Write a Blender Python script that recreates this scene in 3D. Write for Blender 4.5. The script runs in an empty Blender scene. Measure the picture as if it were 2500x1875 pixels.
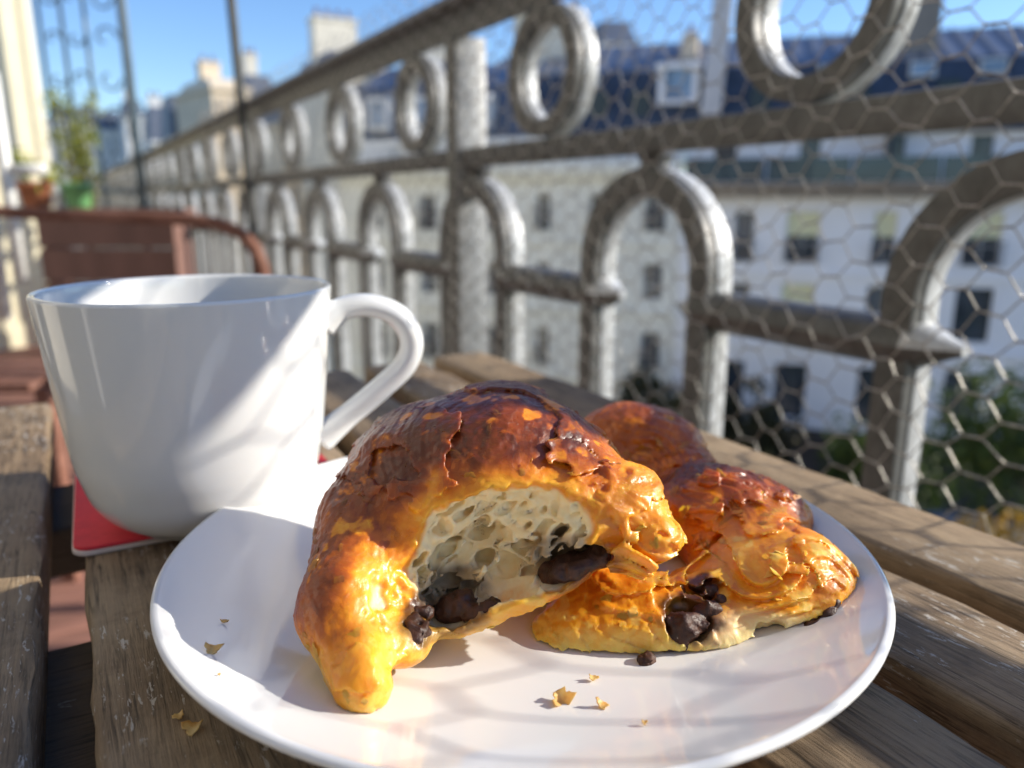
import bpy, bmesh, math, random
import numpy as np
from mathutils import Vector, Matrix, Quaternion

R = math.radians
random.seed(7)
rng = np.random.default_rng(11)
scene = bpy.context.scene
COL = scene.collection

# ---------------------------------------------------------------- camera
# world: +Y is the heading of the camera, z = 0 is the table top, metres
CAM_H, PITCH, FPX = 0.116, 13.42, 1868.0
cam_data = bpy.data.cameras.new('camera')
cam_data.sensor_width = 36.0
cam_data.lens = FPX / 2500 * 36.0
cam_data.clip_start = 0.01
cam_data.clip_end = 2000
cam_data.dof.use_dof = True
cam_data.dof.focus_distance = 0.188
cam_data.dof.aperture_fstop = 9.4
cam = bpy.data.objects.new('camera', cam_data)
cam.location = (0, 0, CAM_H)
cam.rotation_euler = (R(90 - PITCH), 0, 0)
COL.objects.link(cam)
scene.camera = cam

# ---------------------------------------------------------------- light
SUN_AZ, SUN_EL = 84.0, 24.3
world = bpy.data.worlds.new('World')
scene.world = world
world.use_nodes = True
wn, wl = world.node_tree.nodes, world.node_tree.links
wn.clear()
sky = wn.new('ShaderNodeTexSky')
sky.sky_type = 'NISHITA'
sky.sun_disc = False
sky.sun_elevation = R(SUN_EL)
sky.sun_rotation = R(SUN_AZ)
sky.air_density = 1.0
sky.dust_density = 0.1
sky.ozone_density = 4.0
bg = wn.new('ShaderNodeBackground')
bg.inputs[1].default_value = 0.135
out = wn.new('ShaderNodeOutputWorld')
hs = wn.new('ShaderNodeHueSaturation'); hs.inputs['Saturation'].default_value = 1.1; hs.inputs['Hue'].default_value = 0.508
wl.new(sky.outputs[0], hs.inputs['Color']); wl.new(hs.outputs[0], bg.inputs[0])
wl.new(bg.outputs[0], out.inputs[0])
sun_data = bpy.data.lights.new('sun', 'SUN')
sun_data.energy = 4.4
sun_data.angle = R(0.53)
sun_data.color = (1.0, 0.93, 0.82)
sun = bpy.data.objects.new('sun', sun_data)
COL.objects.link(sun)
sd = Vector((math.sin(R(SUN_AZ)) * math.cos(R(SUN_EL)), math.cos(R(SUN_AZ)) * math.cos(R(SUN_EL)), math.sin(R(SUN_EL))))
sun.rotation_euler = sd.to_track_quat('Z', 'Y').to_euler()
scene.view_settings.view_transform = 'Standard'
scene.view_settings.look = 'None'
scene.view_settings.exposure = 0.68
scene.view_settings.gamma = 1
scene.view_settings.use_curve_mapping = False

# ---------------------------------------------------------------- helpers
def tag(o, label=None, cat=None, group=None, kind=None):
    if label: o['label'] = label
    if cat: o['category'] = cat
    if group: o['group'] = group
    if kind: o['kind'] = kind
    return o

def empty(name, loc=(0, 0, 0), rz=0.0, parent=None):
    o = bpy.data.objects.new(name, None)
    COL.objects.link(o)
    o.location = loc
    o.rotation_euler = (0, 0, rz)
    o.parent = parent
    o.empty_display_size = 0.05
    return o

def obj(name, data, parent=None, loc=(0, 0, 0), rot=(0, 0, 0), mat=None):
    if mat is not None and not data.materials:
        data.materials.append(mat)
    o = bpy.data.objects.new(name, data)
    COL.objects.link(o)
    o.parent = parent
    o.location = loc
    o.rotation_euler = rot
    return o

def mesh(name, v, f, smooth=False, mat=None):
    m = bpy.data.meshes.new(name)
    m.from_pydata([tuple(map(float, p)) for p in v], [], [tuple(map(int, q)) for q in f])
    if smooth:
        m.polygons.foreach_set('use_smooth', [True] * len(m.polygons))
    m.update()
    if mat is not None:
        m.materials.append(mat)
    return m

def fast_mesh(name, v, quads, smooth=True, mat=None):
    m = bpy.data.meshes.new(name)
    n, k = quads.shape
    m.vertices.add(len(v)); m.vertices.foreach_set('co', np.ascontiguousarray(v, np.float32).ravel())
    m.loops.add(n * k); m.loops.foreach_set('vertex_index', np.ascontiguousarray(quads, np.int32).ravel())
    m.polygons.add(n); m.polygons.foreach_set('loop_start', np.arange(0, n * k, k, dtype=np.int32))
    try:
        m.polygons.foreach_set('loop_total', np.full(n, k, np.int32))
    except Exception:
        pass
    m.polygons.foreach_set('use_smooth', np.full(n, smooth))
    m.update(calc_edges=True)
    m.validate()
    if mat is not None:
        m.materials.append(mat)
    return m

class MB:
    """collects shapes for ONE mesh"""
    def __init__(s): s.v, s.f = [], []
    def add(s, v, f):
        b = len(s.v); s.v += [tuple(p) for p in v]; s.f += [tuple(i + b for i in q) for q in f]
        return s
    def box(s, x0, x1, y0, y1, z0, z1, M=None):
        v = [Vector(p) for p in ((x0, y0, z0), (x1, y0, z0), (x1, y1, z0), (x0, y1, z0), (x0, y0, z1), (x1, y0, z1), (x1, y1, z1), (x0, y1, z1))]
        if M is not None: v = [M @ p for p in v]
        return s.add(v, [(0, 3, 2, 1), (4, 5, 6, 7), (0, 1, 5, 4), (1, 2, 6, 5), (2, 3, 7, 6), (3, 0, 4, 7)])
    def sweep(s, path, profile, side=(0, 1, 0), closed=False, scale=None):
        """profile: list of (a,b); a along 'side' axis, b along cross(tangent, side)"""
        side = Vector(side).normalized(); n, m = len(path), len(profile); vs = []
        P = [Vector(p) for p in path]
        for i in range(n):
            if closed: t = P[(i + 1) % n] - P[i - 1]
            else: t = P[min(i + 1, n - 1)] - P[max(i - 1, 0)]
            t.normalize(); c = t.cross(side).normalized(); sd_ = c.cross(t).normalized()
            k = scale[i] if scale else 1.0
            for a, b in profile: vs.append(P[i] + sd_ * a * k + c * b * k)
        fs = []
        for i in range(n if closed else n - 1):
            j = (i + 1) % n
            for q in range(m):
                r = (q + 1) % m
                fs.append((i * m + q, j * m + q, j * m + r, i * m + r))
        if not closed:
            fs.append(tuple(range(m))); fs.append(tuple((n - 1) * m + q for q in reversed(range(m))))
        return s.add(vs, fs)
    def tube(s, path, r, k=8, closed=False, scale=None):
        prof = [(r * math.cos(2 * math.pi * i / k), r * math.sin(2 * math.pi * i / k)) for i in range(k)]
        t = Vector(path[1]) - Vector(path[0])
        side = (0, 0, 1) if abs(t.normalized().z) < 0.8 else (0.3, 1, 0)
        return s.sweep(path, prof, side, closed, scale)
    def lathe(s, prof, n=64, M=None):
        vs = []
        for r, z in prof:
            for i in range(n):
                a = 2 * math.pi * i / n; p = Vector((r * math.cos(a), r * math.sin(a), z))
                vs.append(M @ p if M is not None else p)
        fs = [(i * n + j, i * n + (j + 1) % n, (i + 1) * n + (j + 1) % n, (i + 1) * n + j) for i in range(len(prof) - 1) for j in range(n)]
        return s.add(vs, fs)
    def mesh(s, name, mat=None, smooth=False, fix=False):
        m = mesh(name, s.v, s.f, smooth, mat)
        if fix:
            b = bmesh.new(); b.from_mesh(m)
            bmesh.ops.remove_doubles(b, verts=b.verts, dist=1e-6)
            bmesh.ops.recalc_face_normals(b, faces=b.faces)
            b.to_mesh(m); b.free()
            if smooth: m.polygons.foreach_set('use_smooth', [True] * len(m.polygons))
        return m

def bevel(m, w, seg=2, ang=30):
    b = bmesh.new(); b.from_mesh(m)
    es = [e for e in b.edges if len(e.link_faces) == 2 and e.calc_face_angle(0) > R(ang)]
    bmesh.ops.bevel(b, geom=es, offset=w, segments=seg, profile=0.5, affect='EDGES', clamp_overlap=True)
    b.to_mesh(m); b.free()
    return m

def smooth_by_angle(m, ang=35):
    m.polygons.foreach_set('use_smooth', [True] * len(m.polygons))
    try: m.set_sharp_from_angle(angle=R(ang))
    except Exception: pass
    return m

# ---------------------------------------------------------------- node materials
class NT:
    def __init__(s, name):
        s.m = bpy.data.materials.new(name); s.m.use_nodes = True
        s.t = s.m.node_tree; s.n = s.t.nodes; s.l = s.t.links; s.n.clear()
        s.out = s.n.new('ShaderNodeOutputMaterial'); s.b = s.n.new('ShaderNodeBsdfPrincipled')
        s.l.new(s.b.outputs[0], s.out.inputs[0])
    def node(s, t, **k):
        n = s.n.new(t)
        for a, b in k.items(): setattr(n, a, b)
        return n
    def link(s, a, b): s.l.new(a, b)
    def coords(s, scale=(1, 1, 1), kind='Object', rnd=False):
        tc = s.node('ShaderNodeTexCoord'); mp = s.node('ShaderNodeMapping')
        mp.inputs['Scale'].default_value = scale
        s.link(tc.outputs[kind], mp.inputs[0])
        if rnd:
            oi = s.node('ShaderNodeObjectInfo'); mu = s.math('MULTIPLY', oi.outputs['Random'], 37.0)
            cx = s.node('ShaderNodeCombineXYZ')
            s.link(mu, cx.inputs[0]); s.link(mu, cx.inputs[1]); s.link(mu, cx.inputs[2]); s.link(cx.outputs[0], mp.inputs['Location'])
        return mp.outputs[0]
    def noise(s, vec, scale=5, detail=4, rough=0.55, dist=0.0):
        n = s.node('ShaderNodeTexNoise'); n.inputs['Scale'].default_value = scale; n.inputs['Detail'].default_value = detail
        n.inputs['Roughness'].default_value = rough; n.inputs['Distortion'].default_value = dist
        if vec is not None: s.link(vec, n.inputs['Vector'])
        return n.outputs['Fac']
    def voronoi(s, vec, scale=5, feature='F1', out='Distance'):
        n = s.node('ShaderNodeTexVoronoi', feature=feature); n.inputs['Scale'].default_value = scale
        s.link(vec, n.inputs['Vector']); return n.outputs[out]
    def ramp(s, fac, stops, interp='LINEAR'):
        n = s.node('ShaderNodeValToRGB'); r = n.color_ramp; r.interpolation = interp
        while len(r.elements) < len(stops): r.elements.new(0.5)
        for e, (p, c) in zip(r.elements, stops):
            e.position = p; e.color = (*c, 1) if not isinstance(c, (int, float)) else (c, c, c, 1)
        s.link(fac, n.inputs[0]); return n.outputs[0]
    def mix(s, fac, a, b, mode='MIX'):
        n = s.node('ShaderNodeMix', data_type='RGBA', blend_type=mode)
        for i, v in ((0, fac), (6, a), (7, b)):
            if isinstance(v, (int, float)): n.inputs[i].default_value = v if i == 0 else (v, v, v, 1)
            elif isinstance(v, tuple): n.inputs[i].default_value = (*v, 1)
            else: s.link(v, n.inputs[i])
        return n.outputs[2]
    def math(s, op, a, b=0.0, clamp=False):
        n = s.node('ShaderNodeMath', operation=op, use_clamp=clamp)
        for i, v in ((0, a), (1, b)):
            if isinstance(v, (int, float)): n.inputs[i].default_value = v
            else: s.link(v, n.inputs[i])
        return n.outputs[0]
    def bump(s, h, strength=0.3, dist=0.001, prev=None):
        n = s.node('ShaderNodeBump'); n.inputs['Strength'].default_value = strength; n.inputs['Distance'].default_value = dist
        s.link(h, n.inputs['Height'])
        if prev is not None: s.link(prev, n.inputs['Normal'])
        s.link(n.outputs[0], s.b.inputs['Normal']); return n.outputs[0]
    def set(s, **k):
        names = dict(color='Base Color', rough='Roughness', metal='Metallic', spec='Specular IOR Level', coat='Coat Weight', coat_rough='Coat Roughness',
                     sss='Subsurface Weight', sss_scale='Subsurface Scale', sss_radius='Subsurface Radius', trans='Transmission Weight', ior='IOR', alpha='Alpha')
        for a, v in k.items():
            i = s.b.inputs[names[a]]
            if isinstance(v, (int, float)): i.default_value = v
            elif isinstance(v, tuple): i.default_value = (*v, 1) if i.type == 'RGBA' else v
            else: s.link(v, i)
        return s

def simple(name, color, rough=0.7, var=0.15, scale=4.0, metal=0.0, kind='Object', stretch=(1, 1, 1), bump=0.0, bdist=0.005, **k):
    n = NT(name); c = n.coords(stretch, kind, rnd=True); f = n.noise(c, scale, 5, 0.6)
    lo = tuple(max(0, x * (1 - var * 1.6)) for x in color); hi = tuple(min(1, x * (1 + var)) for x in color)
    n.set(color=n.ramp(f, [(0.3, lo), (0.7, hi)]), rough=rough, metal=metal, **k)
    if bump: n.bump(n.noise(c, scale * 4, 6, 0.65), bump, bdist)
    return n.m
# ================================================================ materials of the place
def wood_material(name, base, dark, pale, flake=0.5, gl=1.0):
    n = NT(name)
    c = n.coords((1, 1, 1), 'Object', rnd=True)
    st = n.node('ShaderNodeMapping'); st.inputs['Scale'].default_value = (1.0, 0.05, 1.0); n.link(c, st.inputs[0]); g = st.outputs[0]
    st2 = n.node('ShaderNodeMapping'); st2.inputs['Scale'].default_value = (1.0, 0.22, 1.0); n.link(c, st2.inputs[0]); g2 = st2.outputs[0]
    fine = n.noise(g, 900, 6, 0.7, 0.4); mid = n.noise(g, 210, 5, 0.6, 0.8); big = n.noise(c, 16, 5, 0.6)
    col = n.ramp(mid, [(0.25, dark), (0.5, base), (0.78, pale)])
    col = n.mix(n.ramp(fine, [(0.36, 0.0), (0.50, 1.0)]), tuple(x * 0.38 for x in dark), col)
    col = n.mix(n.ramp(big, [(0.38, 0.0), (0.65, 0.55)]), col, tuple(x * 1.15 for x in pale))
    blot = n.noise(c, 60, 6, 0.7); col = n.mix(n.ramp(blot, [(0.3, 0.45), (0.5, 0.0)]), col, tuple(x * 0.7 for x in dark))
    chip = n.noise(g2, 520, 5, 0.7, 0.5); area = n.noise(c, 24, 5, 0.65)
    cm = n.math('MULTIPLY', n.ramp(chip, [(0.585, 0.0), (0.605, 1.0)]), n.ramp(area, [(0.63 - 0.09 * flake, 0.0), (0.68 - 0.09 * flake, 1.0)]))
    col = n.mix(cm, col, (0.52, 0.47, 0.40))
    crack = n.noise(g, 150, 2, 0.5, 0.2); cr = n.ramp(crack, [(0.485, 0.0), (0.5, 1.0), (0.515, 0.0)])
    crm = n.math('MULTIPLY', cr, n.ramp(n.noise(c, 33, 2), [(0.5, 0.0), (0.6, 1.0)]))
    col = n.mix(n.math('MULTIPLY', crm, 0.75), col, (0.02, 0.014, 0.01))
    ks = n.node('ShaderNodeMapping'); ks.inputs['Scale'].default_value = (1.0, 0.45, 1.0); n.link(c, ks.inputs[0])
    kd = n.voronoi(ks.outputs[0], 11.0); kr = n.math('SINE', n.math('MULTIPLY', kd, 190.0)); km = n.ramp(kd, [(0.05, 1.0), (0.13, 0.0)])
    col = n.mix(n.math('MULTIPLY', km, n.ramp(kr, [(0.0, 0.25), (1.0, 0.7)])), col, tuple(x * 0.55 for x in dark))
    n.set(color=col, rough=n.ramp(mid, [(0.3, 0.55), (0.7, 0.8)]), spec=0.35 * gl)
    b1 = n.bump(fine, 0.7, 0.0009)
    b2 = n.bump(blot, 0.35, 0.0008, b1)
    b3 = n.bump(crm, -0.6, 0.0006, b2)
    n.bump(cm, 0.5, 0.0004, b3)
    return n.m

def iron_material(name, tones, streak, amt):
    n = NT(name); c = n.coords((1, 1, 1), 'Object', rnd=True)
    st = n.node('ShaderNodeMapping'); st.inputs['Scale'].default_value = (1, 1, 0.35); n.link(c, st.inputs[0]); cs = st.outputs[0]
    a = n.noise(c, 55, 6, 0.7); s_ = n.noise(cs, 130, 5, 0.7, 0.5)
    col = n.ramp(a, [(0.3, tones[0]), (0.5, tones[1]), (0.72, tones[2])])
    col = n.mix(n.ramp(s_, [(0.52, 0.0), (0.7, amt)]), col, streak)
    col = n.mix(n.ramp(n.noise(c, 90, 4, 0.7), [(0.66, 0.0), (0.72, 0.7)]), col, (0.10, 0.055, 0.03))
    n.set(color=col, rough=n.ramp(a, [(0.3, 0.36), (0.7, 0.58)]), metal=0.15, spec=0.5)
    n.bump(n.noise(c, 320, 5, 0.7), 0.35, 0.0006, n.bump(a, 0.4, 0.001))
    return n.m

def porcelain(name, tint=(0.79, 0.79, 0.775)):
    n = NT(name); c = n.coords()
    n.set(color=tint, rough=n.ramp(n.noise(c, 60, 3), [(0.3, 0.045), (0.7, 0.09)]), spec=0.55, coat=0.35, coat_rough=0.03, sss=0.12, sss_scale=0.003, sss_radius=(1.0, 0.9, 0.75))
    n.bump(n.noise(c, 14, 2), 0.06, 0.002)
    return n.m

M = {}
M['slat'] = wood_material('weathered_teak', (0.255, 0.175, 0.102), (0.122, 0.080, 0.046), (0.38, 0.285, 0.18), 0.7)
M['slat_worn'] = wood_material('flaking_teak', (0.240, 0.164, 0.096), (0.113, 0.074, 0.043), (0.37, 0.28, 0.178), 1.9)
M['batten'] = wood_material('batten_teak', (0.085, 0.056, 0.034), (0.045, 0.03, 0.019), (0.13, 0.092, 0.06), 0.0)
M['redwood'] = wood_material('red_brown_wood', (0.24, 0.10, 0.062), (0.14, 0.055, 0.035), (0.34, 0.17, 0.12), 0.3)
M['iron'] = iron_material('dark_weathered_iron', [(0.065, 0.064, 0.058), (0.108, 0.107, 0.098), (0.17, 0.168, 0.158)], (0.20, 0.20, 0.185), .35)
M['sunlit_post_zinc'] = iron_material('sunlit_post_side', [(0.14, 0.14, 0.135), (0.23, 0.235, 0.23), (0.36, 0.365, 0.36)], (0.50, 0.50, 0.49), .5)  # greyer zinc for post sides, some sunlight put into its tone
M['sunlit_zinc'] = iron_material('sunlit_zinc_side', [(0.34, 0.34, 0.325), (0.52, 0.53, 0.52), (0.70, 0.71, 0.70)], (0.80, 0.80, 0.79), .6)  # bare zinc, its tone raised to carry sunlight on the side faces
M['pole'] = simple('dark_pole_metal', (0.075, 0.075, 0.068), 0.5, 0.2, 40, metal=0.3)
M['wire'] = simple('galvanised_wire', (0.46, 0.44, 0.40), 0.38, 0.3, 160, metal=0.55)
M['white_glaze'] = porcelain('white_glaze')
M['mug_glaze'] = porcelain('mug_glaze', (0.76, 0.765, 0.745))
M['felt'] = simple('red_coaster', (0.72, 0.035, 0.05), 0.75, 0.08, 200, bump=0.1, bdist=0.0003)
M['coaster_edge'] = simple('coaster_edge', (0.62, 0.52, 0.46), 0.8, 0.1, 100)
M['deck'] = simple('terracotta_deck', (0.29, 0.135, 0.095), 0.8, 0.2, 18, stretch=(1, 0.2, 1), bump=0.3, bdist=0.002)
M['slab'] = simple('balcony_slab', (0.12, 0.11, 0.10), 0.9, 0.2, 6)
M['terracotta'] = simple('terracotta', (0.45, 0.17, 0.08), 0.85, 0.2, 15)
M['green_glaze'] = simple('green_glaze', (0.20, 0.48, 0.19), 0.4, 0.15, 10)
M['soil'] = simple('soil', (0.05, 0.035, 0.02), 0.95, 0.3, 60)
M['planter'] = simple('planter_wood', (0.20, 0.105, 0.08), 0.75, 0.15, 8, stretch=(1, 1, 0.2))
M['white_paint'] = simple('white_paint', (0.78, 0.77, 0.72), 0.5, 0.05, 12)
M['cream'] = simple('cream_limestone', (0.74, 0.70, 0.56), 0.9, 0.08, 1.2, bump=0.1, bdist=0.02)
M['low_bounce_stone'] = simple('low_bounce_wall', (0.24, 0.21, 0.17), 0.9, 0.12, 1.2)  # house stone darkened to cut bounced fill, not a second stone
M['shutter'] = simple('cream_paint', (0.78, 0.72, 0.52), 0.55, 0.05, 6)
M['pale_stone'] = simple('pale_cream_stone', (0.83, 0.82, 0.75), 0.9, 0.06, 0.9)
M['cream_light'] = simple('pale_limestone', (0.74, 0.69, 0.58), 0.9, 0.08, 0.8)
M['cream_warm'] = simple('warm_plaster', (0.72, 0.60, 0.44), 0.9, 0.1, 0.7)
M['white_wall'] = simple('white_render', (0.90, 0.89, 0.90), 0.9, 0.035, 0.5)
M['old_white'] = simple('pale_grey_render', (0.78, 0.77, 0.74), 0.9, 0.09, 0.9)
M['cornice'] = simple('brown_cornice', (0.30, 0.245, 0.19), 0.9, 0.15, 1.5)
M['slate'] = simple('blue_slate', (0.045, 0.060, 0.092), 0.5, 0.25, 1.6, bump=0.2, bdist=0.03)
M['zinc'] = simple('zinc_roof', (0.18, 0.20, 0.245), 0.42, 0.12, 1.5, metal=0.2)
M['grey_roof'] = simple('grey_roof', (0.11, 0.13, 0.17), 0.6, 0.2, 1.2)
M['taupe'] = simple('taupe_render', (0.24, 0.215, 0.19), 0.9, 0.1, 1.0)
M['party'] = simple('pale_party_wall', (0.60, 0.57, 0.56), 0.9, 0.08, 1.5)
M['pot'] = simple('chimney_pot', (0.20, 0.10, 0.07), 0.8, 0.2, 3)
M['frame'] = simple('window_frame', (0.62, 0.62, 0.60), 0.5, 0.06, 4)
M['dark_frame'] = simple('dark_frame', (0.03, 0.05, 0.055), 0.5, 0.1, 4)
M['blind'] = simple('pale_yellow_blind', (0.76, 0.74, 0.48), 0.8, 0.05, 3)
M['curtain'] = simple('curtain', (0.52, 0.52, 0.50), 0.9, 0.12, 2, stretch=(6, 6, 1))
M['balcony_iron'] = simple('far_balcony_iron', (0.035, 0.03, 0.032), 0.5, 0.1, 3)
M['teal_glass'] = simple('teal_guard_panel', (0.035, 0.075, 0.095), 0.15, 0.25, 0.8, spec=0.7)
M['asphalt'] = simple('asphalt', (0.045, 0.045, 0.047), 0.9, 0.2, 1.5)
M['pavement'] = simple('pavement_stone', (0.34, 0.32, 0.29), 0.9, 0.12, 1.0)
M['ground'] = simple('city_ground', (0.10, 0.11, 0.075), 0.95, 0.25, 0.1)
M['bark'] = simple('bark', (0.06, 0.045, 0.03), 0.9, 0.3, 8)
M['blue_iron'] = simple('blue_grey_iron', (0.10, 0.15, 0.19), 0.5, 0.15, 20)
M['lamp'] = simple('shopfront', (0.05, 0.045, 0.05), 0.5, 0.2, 1)
def glass(name, col, rough=0.06):
    n = NT(name); c = n.coords((1, 1, 1), 'Object', rnd=True)
    n.set(color=n.ramp(n.noise(c, 1.4, 3), [(0.35, tuple(x * 0.5 for x in col)), (0.65, col)]), rough=rough, spec=0.8)
    return n.m
M['pane'] = glass('window_glass', (0.06, 0.075, 0.10))
M['pane_sky'] = glass('skylight_glass', (0.25, 0.36, 0.52))
def leaf_mat(name, cols):
    n = NT(name); g = n.node('ShaderNodeNewGeometry')
    n.set(color=n.ramp(g.outputs['Random Per Island'], [(i / (len(cols) - 1), c) for i, c in enumerate(cols)]), rough=0.55, spec=0.3)
    tr = n.node('ShaderNodeBsdfTranslucent'); mx = n.node('ShaderNodeMixShader'); mx.inputs[0].default_value = 0.3
    n.link(n.b.inputs['Base Color'].links[0].from_socket, tr.inputs[0])
    n.link(n.b.outputs[0], mx.inputs[1]); n.link(tr.outputs[0], mx.inputs[2]); n.link(mx.outputs[0], n.out.inputs[0])
    return n.m
M['leaf_green'] = leaf_mat('green_leaves', [(0.02, 0.045, 0.012), (0.05, 0.085, 0.02), (0.09, 0.12, 0.025)])
M['leaf_dark'] = leaf_mat('dark_leaves', [(0.018, 0.03, 0.012), (0.05, 0.05, 0.02), (0.08, 0.065, 0.03)])
M['leaf_yellow'] = leaf_mat('autumn_leaves', [(0.10, 0.09, 0.015), (0.38, 0.22, 0.02), (0.50, 0.30, 0.03)])
M['leaf_lime'] = leaf_mat('lime_leaves', [(0.10, 0.14, 0.02), (0.26, 0.30, 0.04), (0.42, 0.42, 0.08)])

# ================================================================ frames of reference
def frame_of(az, O=(0, 0)):
    """matrix: local x along azimuth az, local y = horizontal to its left-hand normal (pointing away), z up"""
    e = Vector((math.sin(R(az)), math.cos(R(az)), 0)); nrm = Vector((-e.y, e.x, 0))
    return Matrix(((e.x, nrm.x, 0, O[0]), (e.y, nrm.y, 0, O[1]), (0, 0, 1, 0), (0, 0, 0, 1)))

RAIL_AZ, RAIL_D = -30.5, 0.516
U = Vector((math.sin(R(RAIL_AZ)), math.cos(R(RAIL_AZ)), 0)); NV = Vector((U.y, -U.x, 0))
# local x = along the rail (away), local y = -(outward normal)  ->  use outward w = -y
def rail_pt(u, w, z): return U * u + NV * (RAIL_D + w) + Vector((0, 0, z))
RAILM = Matrix(((U.x, NV.x, 0, NV.x * RAIL_D), (U.y, NV.y, 0, NV.y * RAIL_D), (0, 0, 1, 0), (0, 0, 0, 1)))   # left-handed on purpose: normals are recalculated

_cp, _sp = math.cos(R(PITCH)), math.sin(R(PITCH))
def at(px, py, Y):
    """the point at distance Y along the ground in front of the camera that shows at (px, py) of a 2212 x 1659 picture"""
    x = (px * 1.13020 - 1250) / FPX; y = -(py * 1.13020 - 937.5) / FPX
    d = Vector((x, _cp + _sp * y, -_sp + _cp * y)); k = Y / d.y
    return Vector((d.x * k, Y, CAM_H + d.z * k))

# ================================================================ sky dome is the world; ground and street
GZ = -12.6
g = MB().box(-600, 600, -300, 900, GZ - 1.0, GZ - 0.4).mesh('ground', M['ground'])
tag(obj('ground', g), kind='structure')
FM = frame_of(105, (0, 35))          # far facade: local x = t, local y = away from the street? (checked below)
# outward (towards us) normal of the far facade
fe = Vector((math.sin(R(105)), math.cos(R(105)), 0)); fo = Vector((fe.y, -fe.x, 0))     # fo.y < 0 : towards the camera
def fp(t, out_, z): return Vector((0, 35, 0)) + fe * t + fo * out_ + Vector((0, 0, z))
FACM = Matrix(((fe.x, -fo.x, 0, 0), (fe.y, -fo.y, 0, 35), (0, 0, 1, 0), (0, 0, 0, 1)))  # local (t, depth away from street, z)
def strip(name, o0, o1, z0, z1, mat):
    v = [fp(t, o, z) for t in (-60, 60) for o in (o0, o1) for z in (z0, z1)]
    m = MB().add(v, [(0, 1, 3, 2), (4, 6, 7, 5), (0, 4, 5, 1), (2, 3, 7, 6), (1, 5, 7, 3), (0, 2, 6, 4)]).mesh(name, mat, fix=True)
    return tag(obj(name, m), kind='structure')
strip('road', 3.0, 14.0, GZ - 0.5, GZ - 0.14, M['asphalt'])
strip('pavement', 0.0, 3.0, GZ - 0.5, GZ, M['pavement'])
strip('pavement', 14.0, 22.0, GZ - 0.5, GZ, M['pavement'])

# ================================================================ buildings
def holed_wall(x0, x1, z0, z1, holes, depth=0.35, thick=0.6):
    xs = sorted({x0, x1, *[h[0] for h in holes], *[h[1] for h in holes]}); zs = sorted({z0, z1, *[h[2] for h in holes], *[h[3] for h in holes]})
    mb = MB()
    for i in range(len(xs) - 1):
        for j in range(len(zs) - 1):
            a, b, c, d = xs[i], xs[i + 1], zs[j], zs[j + 1]; mx, mz = (a + b) / 2, (c + d) / 2
            if any(h[0] < mx < h[1] and h[2] < mz < h[3] for h in holes): continue
            mb.add([(a, 0, c), (b, 0, c), (b, 0, d), (a, 0, d)], [(0, 1, 2, 3)])
    for h in holes:
        a, b, c, d = h
        mb.add([(a, 0, c), (b, 0, c), (b, 0, d), (a, 0, d), (a, depth, c), (b, depth, c), (b, depth, d), (a, depth, d)],
               [(0, 4, 5, 1), (1, 5, 6, 2), (2, 6, 7, 3), (3, 7, 4, 0), (4, 7, 6, 5)])
    mb.add([(x0, 0, z0), (x1, 0, z0), (x1, 0, z1), (x0, 0, z1), (x0, thick, z0), (x1, thick, z0), (x1, thick, z1), (x0, thick, z1)],
           [(0, 3, 7, 4), (1, 5, 6, 2), (3, 2, 6, 7), (0, 4, 5, 1)])
    return mb

_wm = {}
def window_parts(parent, h, y, style='plain', cols=2):
    a, b, c, d = h; w, hh = b - a, d - c; key = (round(w, 2), round(hh, 2), style)
    if key not in _wm:
        f = MB(); t = 0.07
        f.box(-w / 2, -w / 2 + t, 0, .08, 0, hh).box(w / 2 - t, w / 2, 0, .08, 0, hh).box(-w / 2 + t, w / 2 - t, 0, .08, 0, t).box(-w / 2 + t, w / 2 - t, 0, .08, hh - t, hh)
        for i in range(1, cols): f.box(-w / 2 + w * i / cols - .03, -w / 2 + w * i / cols + .03, .01, .07, t, hh - t)
        f.box(-w / 2 + t, w / 2 - t, .012, .068, hh * .36, hh * .36 + .05)
        p = MB().box(-w / 2 + .03, w / 2 - .03, .05, .062, .03, hh - .03)
        bl = MB().box(-w / 2 + .05, w / 2 - .05, .085, .10, hh * .52, hh - .05)
        ir = MB().box(-w / 2 - .08, w / 2 + .08, -.30, -.27, .88, .93).box(-w / 2 - .08, w / 2 + .08, -.30, -.27, .05, .09)
        k = 0.0
        while k < w + .1:
            ir.box(-w / 2 - .07 + k, -w / 2 - .045 + k, -.297, -.273, .09, .88); k += .11
        _wm[key] = (f.mesh('window', M['dark_frame'] if style == 'dark' else M['frame']), p.mesh('pane', M['pane_sky'] if style == 'sky' else M['pane']), bl.mesh('blind', M['blind']), ir.mesh('balcony_grille', M['balcony_iron']))
    f, p, bl, ir = _wm[key]
    W = obj('window', f, parent, ((a + b) / 2, y, c))
    obj('pane', p, W)
    if 'blind' in style:
        o = obj('blind', bl, W, (0, -0.09, 0))
    if 'iron' in style: obj('balcony_grille', ir, W, (0, -(y - 0.0) + 0.0, 0))
    return W

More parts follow.
